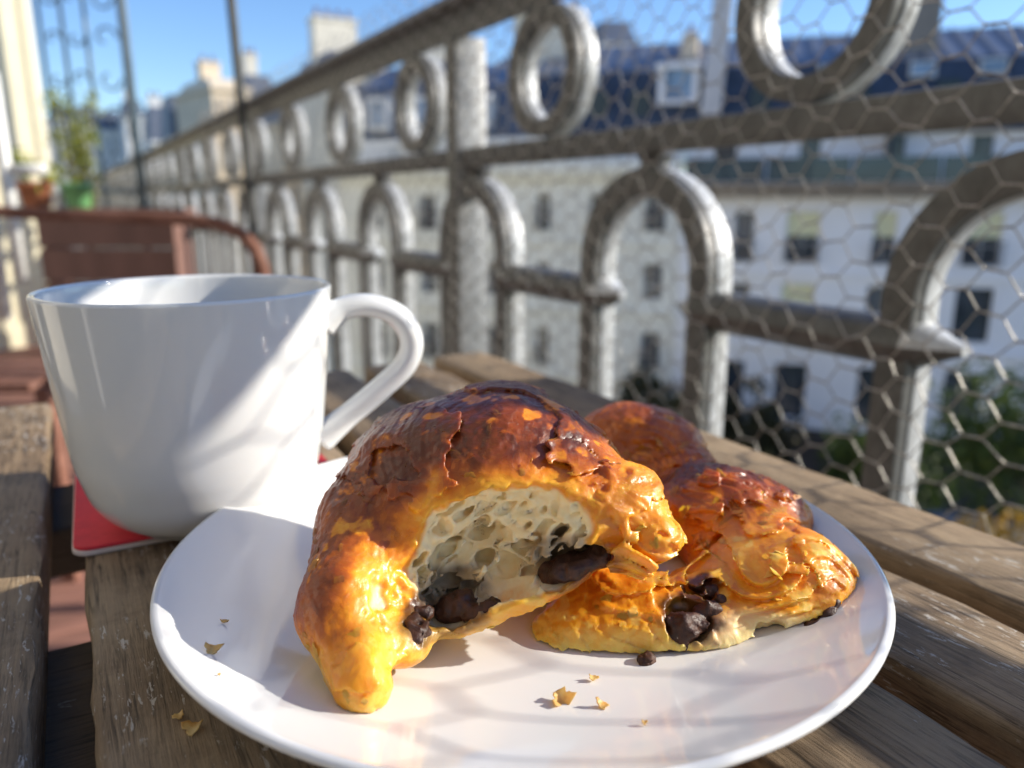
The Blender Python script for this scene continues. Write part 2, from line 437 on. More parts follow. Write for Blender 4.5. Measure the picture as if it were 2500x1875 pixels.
# --- white building across the street
BW = tag(empty('apartment_building', (0, 35, 0)), 'white rendered apartment building across the street under a brown cornice and blue slate roof', 'building')
BW.matrix_world = FACM
cols = [(8.3, 8.95), (9.6, 10.4), (11.65, 12.95), (14.95, 15.8), (18.2, 19.55), (21.6, 22.9)]
rows = [(-2.35, -.28), (-5.35, -3.2), (-8.95, -6.6)]
holes = [(a, b, c, d) for (a, b) in cols for (c, d) in rows]
obj('wall', holed_wall(7.4, 25.0, -9.4, .28, holes).mesh('wall', M['white_wall']), BW)
k = 0
for (a, b) in cols:
    for ri, (c, d) in enumerate(rows):
        st = 'blind iron' if (ri == 0 and a > 11) or (ri == 1 and 11 < a < 13) else ('iron' if ri == 0 else ('dark' if ri == 2 or a > 18 else 'plain iron'))
        window_parts(BW, (a, b, c, d), .18, st); k += 1
# string courses
for z in (-2.9, -5.95):
    obj('string_course', MB().box(7.4, 25, -.10, -.002, z, z + .22).mesh('string_course', M['white_wall']), BW)
obj('cornice', MB().box(7.3, 25.1, -.55, .3, .28, .50).box(7.3, 25.1, -.40, .3, .50, .62).box(7.3, 25.1, -.62, .3, .62, .84).mesh('cornice', M['cornice']), BW)
obj('ground_floor_front', holed_wall(7.4, 25, GZ, -9.4, [(8.2, 10.6, GZ + .3, -10.0), (11.6, 14.6, GZ + .3, -10.0), (15.6, 18.6, GZ + .3, -10.0), (19.6, 23, GZ + .3, -10.0)]).mesh('ground_floor_front', M['lamp']), BW)
ah = [(8.6, 9.5, .95, 2.55), (12.0, 12.8, .9, 2.65), (15.25, 15.95, .9, 2.65), (18.3, 19.1, .9, 2.65), (21.5, 22.3, .9, 2.65)]
obj('attic_wall', holed_wall(7.4, 25, .84, 2.88, ah).mesh('attic_wall', M['white_wall']), BW, (0, 1.0, 0))
for h in ah: window_parts(BW, h, 1.15, 'dark')
for i in range(11):
    t0 = 7.5 + i * 1.6
    obj('guard_panel', MB().box(t0, t0 + 1.52, -.30, -.26, .88, 1.82).mesh('guard_panel', M['teal_glass']), BW)
obj('dividing_post', MB().box(15.2, 15.42, -.28, .98, .85, 2.9).mesh('dividing_post', M['dark_frame']), BW)
# shared roof, steep slate below and zinc above, seams proud
def roof_slab(x0, x1, y0, z0, y1, z1, th=.12):
    v = [(x0, y0, z0), (x1, y0, z0), (x1, y1, z1), (x0, y1, z1), (x0, y0 + .05, z0 - th), (x1, y0 + .05, z0 - th), (x1, y1 + .05, z1 - th), (x0, y1 + .05, z1 - th)]
    return MB().add(v, [(0, 1, 2, 3), (4, 7, 6, 5), (0, 4, 5, 1), (1, 5, 6, 2), (2, 6, 7, 3), (3, 7, 4, 0)])
obj('mansard_roof', roof_slab(.4, 25, .62, 2.9, 1.7, 5.62).mesh('mansard_roof', M['slate']), BW)
r2 = roof_slab(.4, 25, 1.66, 5.60, 5.5, 7.35).mesh('upper_roof', M['zinc'])
ur = obj('upper_roof', r2, BW)
seam = MB().box(-.03, .03, 0, .06, 0, .06)
sm_ = roof_slab(-.03, .03, 1.60, 5.66, 5.4, 7.42, .05).mesh('roof_seam', M['zinc'])
for i in range(30): obj('roof_seam', sm_, ur, (.9 + i * .82, 0, 0))
# dormer, skylights
dm = obj('dormer', MB().box(6.15, 7.8, .75, 2.2, 4.1, 4.25).box(6.15, 6.4, .75, 2.2, 4.25, 5.5).box(7.55, 7.8, .75, 2.2, 4.25, 5.5).box(6.05, 7.9, .65, 2.3, 5.5, 5.72).mesh('dormer', M['white_wall']), BW)
obj('pane', MB().box(6.4, 7.55, .95, 1.0, 4.25, 5.5).mesh('pane', M['pane_sky']), dm)
for t0 in (15.85, 18.3, 21.0, 2.6, 12.5):
    sk = obj('skylight', MB().box(t0, t0 + .95, 1.22, 1.34, 4.85, 5.45).mesh('skylight', M['frame']), BW)
    obj('pane', MB().box(t0 + .07, t0 + .88, 1.19, 1.215, 4.92, 5.38).mesh('pane', M['pane_sky']), sk)
for t0 in (3.2, 5.0, 9.9, 13.6, 16.9):
    obj('dormer_opening', MB().box(t0, t0 + .8, .92, 1.8, 3.5, 4.7).mesh('dormer_opening', M['dark_frame']), BW)
pw = MB().add([(7.95, .3, 3.6), (8.75, .3, 3.6), (8.75, 1.6, 3.6), (7.95, 1.6, 3.6), (8.25, .9, 9.5), (9.05, .9, 9.5), (9.05, 2.2, 9.5), (8.25, 2.2, 9.5)],
              [(0, 3, 2, 1), (4, 5, 6, 7), (0, 1, 5, 4), (1, 2, 6, 5), (2, 3, 7, 6), (3, 0, 4, 7)])
obj('party_wall', pw.mesh('party_wall', M['party']), BW)
ch = obj('chimney', MB().box(15.2, 17.0, 2.4, 4.0, 5.9, 9.6).box(15.1, 17.1, 2.3, 4.1, 9.6, 9.8).mesh('chimney', M['taupe']), BW)
for i in range(4): obj('chimney_pot', MB().lathe([(.0, 9.8), (.16, 9.8), (.12, 10.4), (0, 10.4)], 10, Matrix.Translation((15.45 + i * .42, 3.2, 0))).mesh('chimney_pot', M['pot']), ch)
ch = obj('chimney', MB().box(6.9, 7.6, 3.0, 4.2, 6.2, 7.25).mesh('chimney', M['cream_warm']), BW)
obj('chimney_pot', MB().lathe([(0, 7.25), (.14, 7.25), (.11, 7.7), (0, 7.7)], 10, Matrix.Translation((7.25, 3.5, 0))).mesh('chimney_pot', M['pot']), ch)

# --- cream building on its left
BC = tag(empty('apartment_building', (0, 35, 0)), 'older cream stone apartment block with rows of small windows, left of the white building', 'building')
BC.matrix_world = FACM
cols = [(-7.1, -6.3), (-4.4, -3.6), (-1.6, -.8), (1.1, 1.75), (3.5, 4.3), (5.9, 6.75)]
rows = [(-1.15, .42), (-4.1, -2.5), (-7.2, -5.5), (-10.4, -8.5)]
holes = [(a, b, c, d) for (a, b) in cols for (c, d) in rows]
obj('wall', holed_wall(-8.4, 7.37, GZ, 1.1, holes).mesh('wall', M['pale_stone']), BC)
for (a, b) in cols:
    for ri, (c, d) in enumerate(rows): window_parts(BC, (a, b, c, d), .2, 'iron' if ri != 1 else 'plain')
obj('cornice', MB().box(-8.5, 7.36, -.40, .3, 1.1, 1.35).box(-8.5, 7.36, -.58, .3, 1.35, 1.72).mesh('cornice', M['pale_stone']), BC)
for z in (-1.75, -4.75, -7.8):
    obj('string_course', MB().box(-8.4, 7.36, -.12, -.003, z, z + .25).mesh('string_course', M['pale_stone']), BC)
obj('attic_wall', holed_wall(-8.4, 7.37, 1.72, 2.9, [(x, x + .9, 1.85, 2.6) for x in (-6, -2, 1.2, 4.4)], .2).mesh('attic_wall', M['old_white']), BC, (0, .6, 0))
obj('mansard_roof', roof_slab(-8.4, .37, .9, 2.9, 2.2, 5.4).mesh('mansard_roof', M['grey_roof']), BC)
obj('upper_roof', roof_slab(-8.4, .37, 2.15, 5.38, 6, 6.9).mesh('upper_roof', M['zinc']), BC)
for t0 in (-7.2, -4.9, -2.3):
    dm = obj('dormer', MB().box(t0, t0 + 1.1, .7, 2.3, 3.3, 4.8).mesh('dormer', M['old_white']), BC)
    obj('pane', MB().box(t0 + .2, t0 + .9, .66, .70, 3.5, 4.6).mesh('pane', M['pane_sky']), dm)
ch = obj('chimney', MB().box(-1.0, 2.2, 4.0, 5.2, 5.0, 8.6).box(-1.1, 2.3, 3.9, 5.3, 8.6, 8.8).mesh('chimney', M['cream_light']), BC)
for i in range(5): obj('chimney_pot', MB().lathe([(.0, 8.8), (.16, 8.8), (.12, 9.3), (0, 9.3)], 10, Matrix.Translation((-.7 + i * .62, 4.6, 0))).mesh('chimney_pot', M['pot']), ch)

obj('gable', MB().add([(-8.4, .6, 1.7), (-8.4, 6.2, 1.7), (-8.4, 6.2, 6.9), (-8.4, 2.2, 5.4), (-8.4, .9, 2.9), (-8.15, .6, 1.7), (-8.15, 6.2, 1.7), (-8.15, 6.2, 6.9), (-8.15, 2.2, 5.4), (-8.15, .9, 2.9)], [(0, 1, 2, 3, 4), (9, 8, 7, 6, 5), (0, 5, 6, 1), (1, 6, 7, 2), (2, 7, 8, 3), (3, 8, 9, 4), (4, 9, 5, 0)]).mesh('gable', M['cream_light'], fix=True), BC)
obj('side_wall', MB().box(-8.4, -8.1, .61, 8, GZ, 1.69).mesh('side_wall', M['cream_light']), BC)
# --- free-standing houses of the skyline; face_az is where the lit front looks
def block(px0, px1, pytop, Y, face_az, wall, roof, label, depth=7.0, floors=5, bays=3, rh=2.0, z0=GZ, pots=0, chim=None, group='houses far behind the railing'):
    a, b = at(px0, pytop, Y), at(px1, pytop, Y); zt = a.z
    th = R(face_az - 180); w = abs(b.x - a.x)
    W = max(2.0, w * (0.82 if abs(face_az - 180) > 20 else 1.0) * 1.0)
    D = max(2.0, depth)
    root = tag(empty('house', ((a.x + b.x) / 2, Y, 0)), label, 'house', group)
    root.rotation_euler = (0, 0, -th)      # front looks towards face_az
    hs, H = [], zt - rh
    fh = min(3.0, (H - z0) / max(1, floors))
    for i in range(bays):
        x = -W / 2 + W * (i + .5) / bays
        for j in range(floors):
            top = H - .5 - j * fh
            hs.append((x - W / bays * .18, x + W / bays * .18, top - fh * .6, top))
    body = holed_wall(-W / 2, W / 2, z0, H, hs, .25, D)
    body.add([(-W / 2, D, z0), (W / 2, D, z0), (W / 2, D, H), (-W / 2, D, H)], [(0, 3, 2, 1)])
    obj('wall', body.mesh('wall', M[wall]), root, (0, -D / 2, 0))
    for h in hs: window_parts(root, h, -D / 2 + .12, 'plain')
    obj('cornice', MB().box(-W / 2 - .15, W / 2 + .15, -D / 2 - .25, D / 2 + .15, H, H + .25).mesh('cornice', M[wall]), root)
    v = [(-W / 2, -D / 2, H + .25), (W / 2, -D / 2, H + .25), (W / 2, D / 2, H + .25), (-W / 2, D / 2, H + .25),
         (-W / 2 * .75, -D / 2 * .6, zt), (W / 2 * .75, -D / 2 * .6, zt), (W / 2 * .75, D / 2 * .6, zt), (-W / 2 * .75, D / 2 * .6, zt)]
    rf = obj('roof', MB().add(v, [(0, 3, 2, 1), (4, 5, 6, 7), (0, 1, 5, 4), (1, 2, 6, 5), (2, 3, 7, 6), (3, 0, 4, 7)]).mesh('roof', M[roof]), root)
    if chim:
        cw, chh = chim
        c = obj('chimney', MB().box(-cw / 2, cw / 2, -.5, .6, zt - 1.0, zt + chh).box(-cw / 2 - .08, cw / 2 + .08, -.58, .68, zt + chh, zt + chh + .15).mesh('chimney', M[wall]), rf)
        n = max(2, int(cw / .5))
        for i in range(n):
            obj('chimney_pot', MB().lathe([(0, zt + chh + .15), (.14, zt + chh + .15), (.11, zt + chh + .65), (0, zt + chh + .65)], 8, Matrix.Translation((-cw / 2 + cw * (i + .5) / n, 0, 0))).mesh('chimney_pot', M['pot']), root)
    return root
G = 'houses far behind the railing'
block(655, 790, 128, 46, 150, 'cream_light', 'grey_roof', 'tall pale house whose broad chimney stack rises right of the nearer thin pole', 8, chim=(2.4, 1.9), rh=1.2)
block(880, 1010, 150, 42, 165, 'cream_light', 'zinc', 'pale house with a lit gable seen just left of the thick railing post', 7, chim=(3.2, 1.2), rh=2.6)
block(1095, 1215, 118, 44, 150, 'cream_light', 'zinc', 'cream gabled house seen through the nearer iron ring', 7, chim=(1.6, 1.2), rh=2.2)
block(1268, 1345, 62, 46, 170, 'cream_light', 'grey_roof', 'small cream penthouse gable above the blue slate roof', 6, rh=1.6)
block(405, 500, 178, 60, 140, 'cream_warm', 'cream_warm', 'warm cream corner house left of the nearer thin pole', 8, chim=(1.4, 1.2), rh=1.0)
block(505, 580, 172, 62, 150, 'cream_light', 'grey_roof', 'pale house rising to a point right behind the nearer thin pole', 8, chim=(.9, 1.6), rh=3.0)
block(345, 415, 212, 66, 150, 'cream_warm', 'grey_roof', 'low house with a dark slate roof left of the warm cream corner house', 8, rh=3.6)
block(310, 360, 236, 76, 150, 'old_white', 'grey_roof', 'grey roofed house beside the farther thin pole', 8, rh=3.4, chim=(1.2, .9))
block(255, 305, 222, 90, 150, 'old_white', 'grey_roof', 'white house just left of the farther thin pole', 9, rh=2.0, chim=(1.0, 1.0))
block(195, 262, 246, 96, 150, 'old_white', 'grey_roof', 'distant white house above the green flower pot', 10, rh=2.4)
block(120, 205, 236, 110, 160, 'old_white', 'grey_roof', 'distant white house behind the yellow green plant', 12, rh=2.4)
block(560, 690, 196, 52, 150, 'cream_warm', 'grey_roof', 'low house roof just above the handrail left of the chimney stack house', 8, rh=2.5)
block(690, 850, 205, 44, 155, 'cream_light', 'zinc', 'grey roofed house seen through the second iron ring', 8, rh=3.0)

# ================================================================ trees in the street
def tree(name, label, loc, h, cr, leaf, n=2600, ls=.20, cat='tree', group='trees in the street below', spread=1.0, seed=1):
    r = random.Random(seed)
    root = tag(empty(name, loc), label, cat, group)
    t = MB(); t.tube([(0, 0, 0), (.08 * h * .2, 0, h * .3), (0, .1, h * .62)], .028 * h, 9, scale=[1, .8, .5])
    tips = []
    for i in range(9):
        a = i * 2.4; l = cr * r.uniform(.5, .9); zz = h * r.uniform(.35, .6)
        e = (math.cos(a) * l, math.sin(a) * l, zz + h * r.uniform(.1, .3)); tips.append(e)
        t.tube([(0, 0, zz), (e[0] * .5, e[1] * .5, (zz + e[2]) / 2 + .2), e], .010 * h, 6, scale=[1, .7, .3])
    obj('trunk', t.mesh('trunk', M['bark'], True, True), root)
    cl = [(Vector((r.gauss(0, .45) * cr, r.gauss(0, .45) * cr, h * .68 + r.gauss(0, .28) * cr)), cr * r.uniform(.22, .42)) for _ in range(22)] + [(Vector(e), cr * .3) for e in tips]
    m = MB()
    for i in range(n):
        c, rad = cl[r.randrange(len(cl))]
        d = Vector((r.gauss(0, 1), r.gauss(0, 1), r.gauss(0, 1))).normalized() * rad * r.uniform(.55, 1.05); p = c + d
        q = Quaternion((r.gauss(0, 1), r.gauss(0, 1), r.gauss(0, 1), r.gauss(0, 1))).normalized(); s = ls * r.uniform(.6, 1.3)
        pts = [Vector(k) * s for k in ((-.5, 0, 0), (0, -.32, .06), (.5, 0, 0), (0, .32, .06))]
        m.add([p + q @ k for k in pts], [(0, 1, 2, 3)])
    obj('crown', m.mesh('crown', M[leaf]), root)
    return root
tree('tree', 'dark green tree at the right edge in front of the white building', (14.6, 19.5, GZ), 9.4, 3.0, 'leaf_green', 5200, .26, seed=3)
tree('tree', 'autumn tree with yellow orange leaves at the lower right corner', (11.4, 14.6, GZ), 6.8, 1.7, 'leaf_yellow', 3600, .2, seed=5)
tree('tree', 'dull brown green tree beyond the lower rail, centre of the picture', (5.8, 29.0, GZ), 7.0, 2.5, 'leaf_dark', 4200, .25, seed=8)
tree('tree', 'low dark green tree against the foot of the white building', (9.2, 28.6, GZ), 5.6, 1.9, 'leaf_dark', 3200, .25, seed=9)
tree('tree', 'dark bushy tree below the shopfront of the white building', (12.8, 25.5, GZ), 5.2, 2.3, 'leaf_green', 3600, .25, seed=12)

# ================================================================ our own balcony: floor, house wall
bl = MB(); bl.add([rail_pt(u, w, z) for u in (-3, 46) for w in (-1.25, .12) for z in (-1.0, -.765)],
                  [(0, 1, 3, 2), (4, 6, 7, 5), (0, 4, 5, 1), (2, 3, 7, 6), (1, 5, 7, 3), (0, 2, 6, 4)])
slab = tag(obj('balcony_floor', bl.mesh('balcony_floor', M['slab'], fix=True)), kind='structure')
bm_ = bevel(MB().box(-.049, .049, -.56, .56, -.02, .02).mesh('floor_board', M['deck']), .004, 1)
RZ_RAIL = R(-RAIL_AZ)               # local +Y -> azimuth RAIL_AZ
RZ_ACROSS = R(-(RAIL_AZ + 90))
for i in range(60):
    u = -.6 + i * .104
    p = rail_pt(u, -.62, -.742)
    ob = obj('floor_board', bm_, slab, p, (0, 0, RZ_ACROSS + random.uniform(-.003, .003)))

# house wall on the side away from the railing, with pilasters and French windows
HW = tag(empty('house_wall', (0, 0, 0)), 'cream stone front of the house with tall French windows, far left behind the plants', 'wall')
HW.matrix_world = Matrix(((U.x, -NV.x, 0, -NV.x * .75), (U.y, -NV.y, 0, -NV.y * .75), (0, 0, 1, 0), (0, 0, 0, 1)))
holes = [(-7.8 + i * 2.6 - (.5 if i < 6 else 0), -6.6 + i * 2.6 + (.5 if i < 6 else 0), -.72, 1.75) for i in range(20)]  # nearest windows, out of view, widened to reduce bounced light
holes += [(-7.8 + i * 2.6, -6.6 + i * 2.6, z, z + 2.1) for i in range(20) for z in (-3.8, -6.9, -10.0, 2.6, 5.6)]
obj('wall', holed_wall(7.0, 46, GZ, 8.6, [h for h in holes if h[0] > 7.1], .3, .5).mesh('wall', M['cream']), HW)
obj('wall', holed_wall(-9, 6.99, GZ, 8.6, [h for h in holes if h[1] < 6.9], .3, .5).mesh('wall', M['low_bounce_stone']), HW)  # unseen near stretch, coloured dark to hold down the fill light
for i, h in enumerate(holes):
    window_parts(HW, h, .16, 'plain', 3)
pil = MB().box(-.16, .16, -.07, -.002, -.72, 2.0).box(-.2, .2, -.11, -.0025, 2.0, 2.16).mesh('pilaster', M['cream_light'])
for i in range(18): obj('pilaster', pil, HW, (.75 - 2.6 + i * 2.6, 0, 0))

# ================================================================ railing
IRON = M['iron']; P_ = .378; A0 = .6216; R0 = .4326
rail = tag(empty('balcony_railing', rail_pt(0, 0, -.72)), 'grey wrought iron balcony railing with a row of rings above tall arches', 'railing')
RM = Matrix.Translation(rail_pt(0, 0, -.72)).inverted() @ RAILM    # (u, w, z) -> local of the railing's empty
def rail_obj(name, mb, u=0.0, z=0.0, bev=.0012, src=None, lab=None):
    if src is None:
        m = MB().add([RM @ Vector(p) - (RM @ Vector((0, 0, 0))) for p in mb.v], mb.f).mesh(name, IRON, fix=True)
        if bev: bevel(m, bev, 2)
        smooth_by_angle(m, 40)
        m.materials.append(M['sunlit_post_zinc' if name == 'post' else 'sunlit_zinc']); org_ = RM @ Vector((0, 0, 0))
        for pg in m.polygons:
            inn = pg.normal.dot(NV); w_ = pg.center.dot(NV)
            if (name in ('ring', 'arch') and inn > -.35 and w_ > .0130) or (name == 'post' and inn > -.5): pg.material_index = 1  # zinc on faces not turned inward, paled so colour carries the sunlight
            if name == 'middle_rail' and pg.normal.z > .5: pg.material_index = 1  # top face paled the same way, light put into the colour
            if name == 'lower_bar' and (abs(pg.center.dot(U)) > .113 and pg.normal.z > -.3): pg.material_index = 1  # bar tips paled as if sunlit, undersides left dark
    else: m = src
    o = obj(name, m, rail, RM @ Vector((u, 0, z)))
    return o
U0, U1 = -1.5, 14.4
# section of rings and arches: inner face plate, recessed neck, outer plate   (a = across the bar, b = depth w)
def section(hw, dep):
    return [(-hw, 0), (-hw, .0075), (-hw + .0012, .0088), (-hw + .0012, .0128), (-hw, .0142), (-hw, dep), (hw, dep), (hw, .0142), (hw - .0012, .0128), (hw - .0012, .0088), (hw, .0075), (hw, 0)]
def sweep_uw(path, sec, closed):
    """path in (u,z); section (a across, b depth)"""
    n = len(path); mb = MB(); vs = []
    for i in range(n):
        if closed: t = Vector(path[(i + 1) % n]) - Vector(path[i - 1])
        else: t = Vector(path[min(i + 1, n - 1)]) - Vector(path[max(i - 1, 0)])
        t = t.normalized(); nn = Vector((-t.y, t.x))
        for a, b in sec: vs.append((path[i][0] + nn.x * a, b, path[i][1] + nn.y * a))
    k = len(sec); fs = []
    for i in range(n if closed else n - 1):
        j = (i + 1) % n
        for q in range(k): fs.append((i * k + q, j * k + q, j * k + (q + 1) % k, i * k + (q + 1) % k))
    if not closed: fs += [tuple(range(k)), tuple((n - 1) * k + q for q in reversed(range(k)))]
    return mb.add(vs, fs)
RR = .0643
ring_mb = sweep_uw([(RR * math.cos(a), RR * math.sin(a)) for a in [2 * math.pi * i / 56 for i in range(56)]], section(.0098, .031), True)
AR = .0884
arch_path = [(AR, -.70)] + [(AR, -.30), (AR, -.1)] + [(AR * math.cos(math.pi * i / 30), AR * math.sin(math.pi * i / 30)) for i in range(31)] + [(-AR, -.1), (-AR, -.30), (-AR, -.70)]
arch_mb = sweep_uw(arch_path, section(.0125, .033), False)
knob_mb = MB().lathe([(0, -.015), (.015, -.015), (.020, -.008), (.014, 0), (.019, .007), (.013, .013), (0, .013)], 20, Matrix.Translation((0, .019, 0)))
rmesh = amesh = kmesh = None
i = -4
while True:
    ua = A0 + i * P_
    if ua > U1: break
    if ua > U0:
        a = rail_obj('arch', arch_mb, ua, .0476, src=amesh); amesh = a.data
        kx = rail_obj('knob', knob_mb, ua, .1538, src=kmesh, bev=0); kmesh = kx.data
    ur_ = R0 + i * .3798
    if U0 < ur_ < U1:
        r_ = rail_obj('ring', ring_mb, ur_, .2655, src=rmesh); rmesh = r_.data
    i += 1
# middle rail, handrail with moulded cap
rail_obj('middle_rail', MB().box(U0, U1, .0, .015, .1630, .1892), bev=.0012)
hr = sweep_uw([(U0, 0), (U1, 0)], [(.3395, .002), (.3395, .014), (.374, .014), (.375, .030), (.380, .034), (.388, .031), (.394, .022), (.396, .008), (.394, -.006), (.388, -.015), (.380, -.018), (.375, -.014), (.374, .002)], False)
hr.v = [(p[0], p[1], p[2]) for p in hr.v]
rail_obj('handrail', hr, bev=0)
# lower bars, lens-shaped with pointed ends, one between each pair of arches
def lens(x0, x1):
    k = 10; n = 26; vs = []; mb = MB()
    prof = [(math.cos(2 * math.pi * q / k) * .026, math.sin(2 * math.pi * q / k) * .0190) for q in range(k)]
    for j in range(n):
        f = j / (n - 1); x = x0 + (x1 - x0) * f; e = min(f, 1 - f) * (x1 - x0); s = min(1, max(.12, (e / .034)) ** .75)
        for b, a in prof: vs.append((x, (.020 + b * s), a * s))
    fs = [(j * k + q, (j + 1) * k + q, (j + 1) * k + (q + 1) % k, j * k + (q + 1) % k) for j in range(n - 1) for q in range(k)] + [tuple(range(k)), tuple((n - 1) * k + q for q in reversed(range(k)))]
    return mb.add(vs, fs)
lmesh = None; i = -4
lens_mb = lens(-.143, .143)
while True:
    uc = A0 + (i + .5) * P_
    if uc > U1: break
    if uc > U0:
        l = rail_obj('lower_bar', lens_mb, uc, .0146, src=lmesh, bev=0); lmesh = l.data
    i += 1
# heavy posts
pm = None
for k_ in range(-1, 10):
    up = 1.0356 + k_ * 1.32
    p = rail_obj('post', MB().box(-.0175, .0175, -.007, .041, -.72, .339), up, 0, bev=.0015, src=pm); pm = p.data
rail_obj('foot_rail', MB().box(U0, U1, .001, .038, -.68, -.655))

# thin poles that stand against the railing
def pole(px, py, w, rad, label, top=2.4, lean=0.0):
    # foot on the balcony floor, inner side of the railing
    y = w; p = at(px, py, 1.0); dirx = Vector((p.x, 1.0, 0)).normalized()
    den = dirx.dot(NV); q = dirx * ((RAIL_D - .03) / den) if den > 1e-4 else dirx * 3
    o = obj('pole', MB().tube([(0, 0, 0), (0, 0, .8), (lean * .5, 0, 1.6), (lean, 0, top + .72)], rad, 12).mesh('pole', M['pole'], True, True), None, (q.x, q.y, -.722))
    return tag(o, label, 'pole', 'thin poles standing along the railing')
pole(531, 300, 0, .0125, 'nearer thin dark pole rising from behind the mug past the handrail', lean=-.03)
tag(obj('pole', MB().tube([(0, 0, 0), (0, 0, 3.2)], .022, 12).mesh('pole', M['blue_iron'], True, True), None, (at(296, 300, 4.6).x, 4.6, -.722)), 'farther thin pole standing right of the blue scroll screen', 'pole', 'thin poles standing along the railing')

# ================================================================ chicken wire
def netting():
    r = np.random.default_rng(5); du, dz = .0234, .0254; W0 = -.027
    nodes = {}; edges = []
    def surf(u, z):
        uu = u + .0018 * math.sin(u * 31 + z * 17) + .0012 * math.sin(z * 61 + u * 9)
        ww = W0 - .004 * math.sin(u * 5.1 + 1.2) - .0035 * math.sin(z * 13 + u * 4) - .002 * math.sin(u * 23 + z * 9)
        zz = z + .0016 * math.sin(u * 19 + 2) + .0009 * math.sin(u * 47 + z * 33)
        return uu, ww, zz
    tw = .0062     # half length of a twist
    nu = int(3.6 / du); nz = int(.60 / dz)
    for i in range(nu):
        for j in range(nz):
            u = -.50 + i * du; z = -.155 + j * dz + (dz / 2 if i % 2 else 0)
            j1, j2, j3, j4 = r.normal(0, .0011, 4)
            nodes[(i, j, 0)] = surf(u - tw + j1, z + j2); nodes[(i, j, 1)] = surf(u + tw + j3, z + j4)
    for i in range(nu):
        for j in range(nz):
            edges.append(((i, j, 0), (i, j, 1), 'T'))
            if i + 1 < nu:
                for jj in ((j, j + 1) if i % 2 else (j - 1, j)):
                    if (i + 1, jj, 0) in nodes: edges.append(((i, j, 1), (i + 1, jj, 0), 'S'))
    mb = MB(); rad = .00054
    def tubeN(pts, rad, k):
        mb.tube(pts, rad, k)
    for a, b, kind in edges:
        A, B = nodes[a], nodes[b]
        PA, PB = rail_pt(*A), rail_pt(*B); near = A[0] < .9
        if kind == 'S':
            # wires leave the twists in a slight curve
            d = (PB - PA); m1 = PA + d * .18 + Vector((0, 0, 0)); sgn = 1 if B[2] > A[2] else -1
            b1 = PA + d * .22 - Vector((0, 0, sgn * .0006)); b2 = PA + d * .78 + Vector((0, 0, sgn * .0006))
            tubeN([PA, b1, b2, PB] if near else [PA, PB], rad * (1.0 if near else 1.15), 6 if near else 4)
        elif near and A[0] < .7:
            n = 9; ax = (PB - PA).normalized(); s1 = ax.cross(Vector((0, 0, 1))).normalized(); s2 = ax.cross(s1)
            for ph in (0, math.pi):
                pts = []
                for q in range(n + 1):
                    f = q / n; an = ph + f * 2 * math.pi * 1.25; env = .00042
                    pts.append(PA + (PB - PA) * f + (s1 * math.cos(an) + s2 * math.sin(an)) * env)
                tubeN(pts, rad * .95, 5)
        else: tubeN([PA, PB], rad * 1.7, 4)
    m = mb.mesh('wire_netting', M['wire'], True)
    return tag(obj('wire_netting', m), 'hexagonal galvanised chicken wire stretched on the inner side of the iron railing', 'netting')
netting()

# ================================================================ table
TAZ = -29.7
RZT = R(-TAZ)
table = tag(empty('slatted_table', (0, 0, -.72), RZT), 'weathered brown wooden table of long slats with flaking varnish, under the plate and mug', 'table')
# local x = perpendicular towards the railing, local y = away from the camera
def slat_mesh(w, y0, y1, seed, th=.021):
    r = random.Random(seed); n = 90; k = []
    hw = w / 2; rb = .0032
    sec = [(-hw + rb, 0), (-hw + rb * .3, -rb * .3), (-hw, -rb), (-hw, -th + .002), (-hw + .002, -th), (hw - .002, -th), (hw, -th + .002), (hw, -rb), (hw - rb * .3, -rb * .3), (hw - rb, 0)]
    vs = []
    for i in range(n + 1):
        y = y0 + (y1 - y0) * i / n
        for q, (a, b) in enumerate(sec):
            e = .0005 * math.sin(y * 90 + q + seed) + r.gauss(0, .00018) if q in (0, 1, 2, 7, 8, 9) else 0
            vs.append((a + (e if q in (1, 2, 7, 8) else 0), y, b + (e * .6 if q in (1, 8) else 0)))
    m = len(sec)
    fs = [(i * m + q, (i + 1) * m + q, (i + 1) * m + (q + 1) % m, i * m + (q + 1) % m) for i in range(n) for q in range(m)] + [tuple(range(m)), tuple(n * m + q for q in reversed(range(m)))]
    me = MB().add(vs, fs).mesh('slat', None, fix=True)
    return smooth_by_angle(me, 50)
slats = [(.233, .277, .530, 'slat'), (.1752, .2195, .522, 'slat_worn'), (.1165, .162, .519, 'slat'), (.0545, .1030, .523, 'slat'), (-.0078, .0405, .520, 'slat_worn'), (-.0685, -.0200, .517, 'slat_worn'), (-.129, -.0805, .521, 'slat')]
for i, (a, b, e, mt) in enumerate(slats):
    me = slat_mesh(b - a, -.40, e, i + 1)
    me.materials.append(M[mt])
    obj('slat', me, table, ((a + b) / 2, 0, .72))
for (y0, y1) in ((.152, .260), (.362, .424), (-.30, -.20)):
    # batten runs across: local y of its mesh is its long axis
    me = bevel(MB().box(-(y1 - y0) / 2, (y1 - y0) / 2, -.205, .205, -.022, 0).mesh('batten', M['batten']), .002, 2)
    obj('batten', me, table, (.074, (y0 + y1) / 2, .72 - .0215), (0, 0, R(-90)))
for sx in (-.11, .255):
    for sy, ty in ((-.33, .42), (.42, -.33)):
        me = MB().sweep([(sx, sy, .69), (sx, ty, .01)], [(-.011, -.016), (.011, -.016), (.011, .016), (-.011, .016)], (1, 0, 0)).mesh('leg', M['batten'], fix=True)
        obj('leg', me, table)

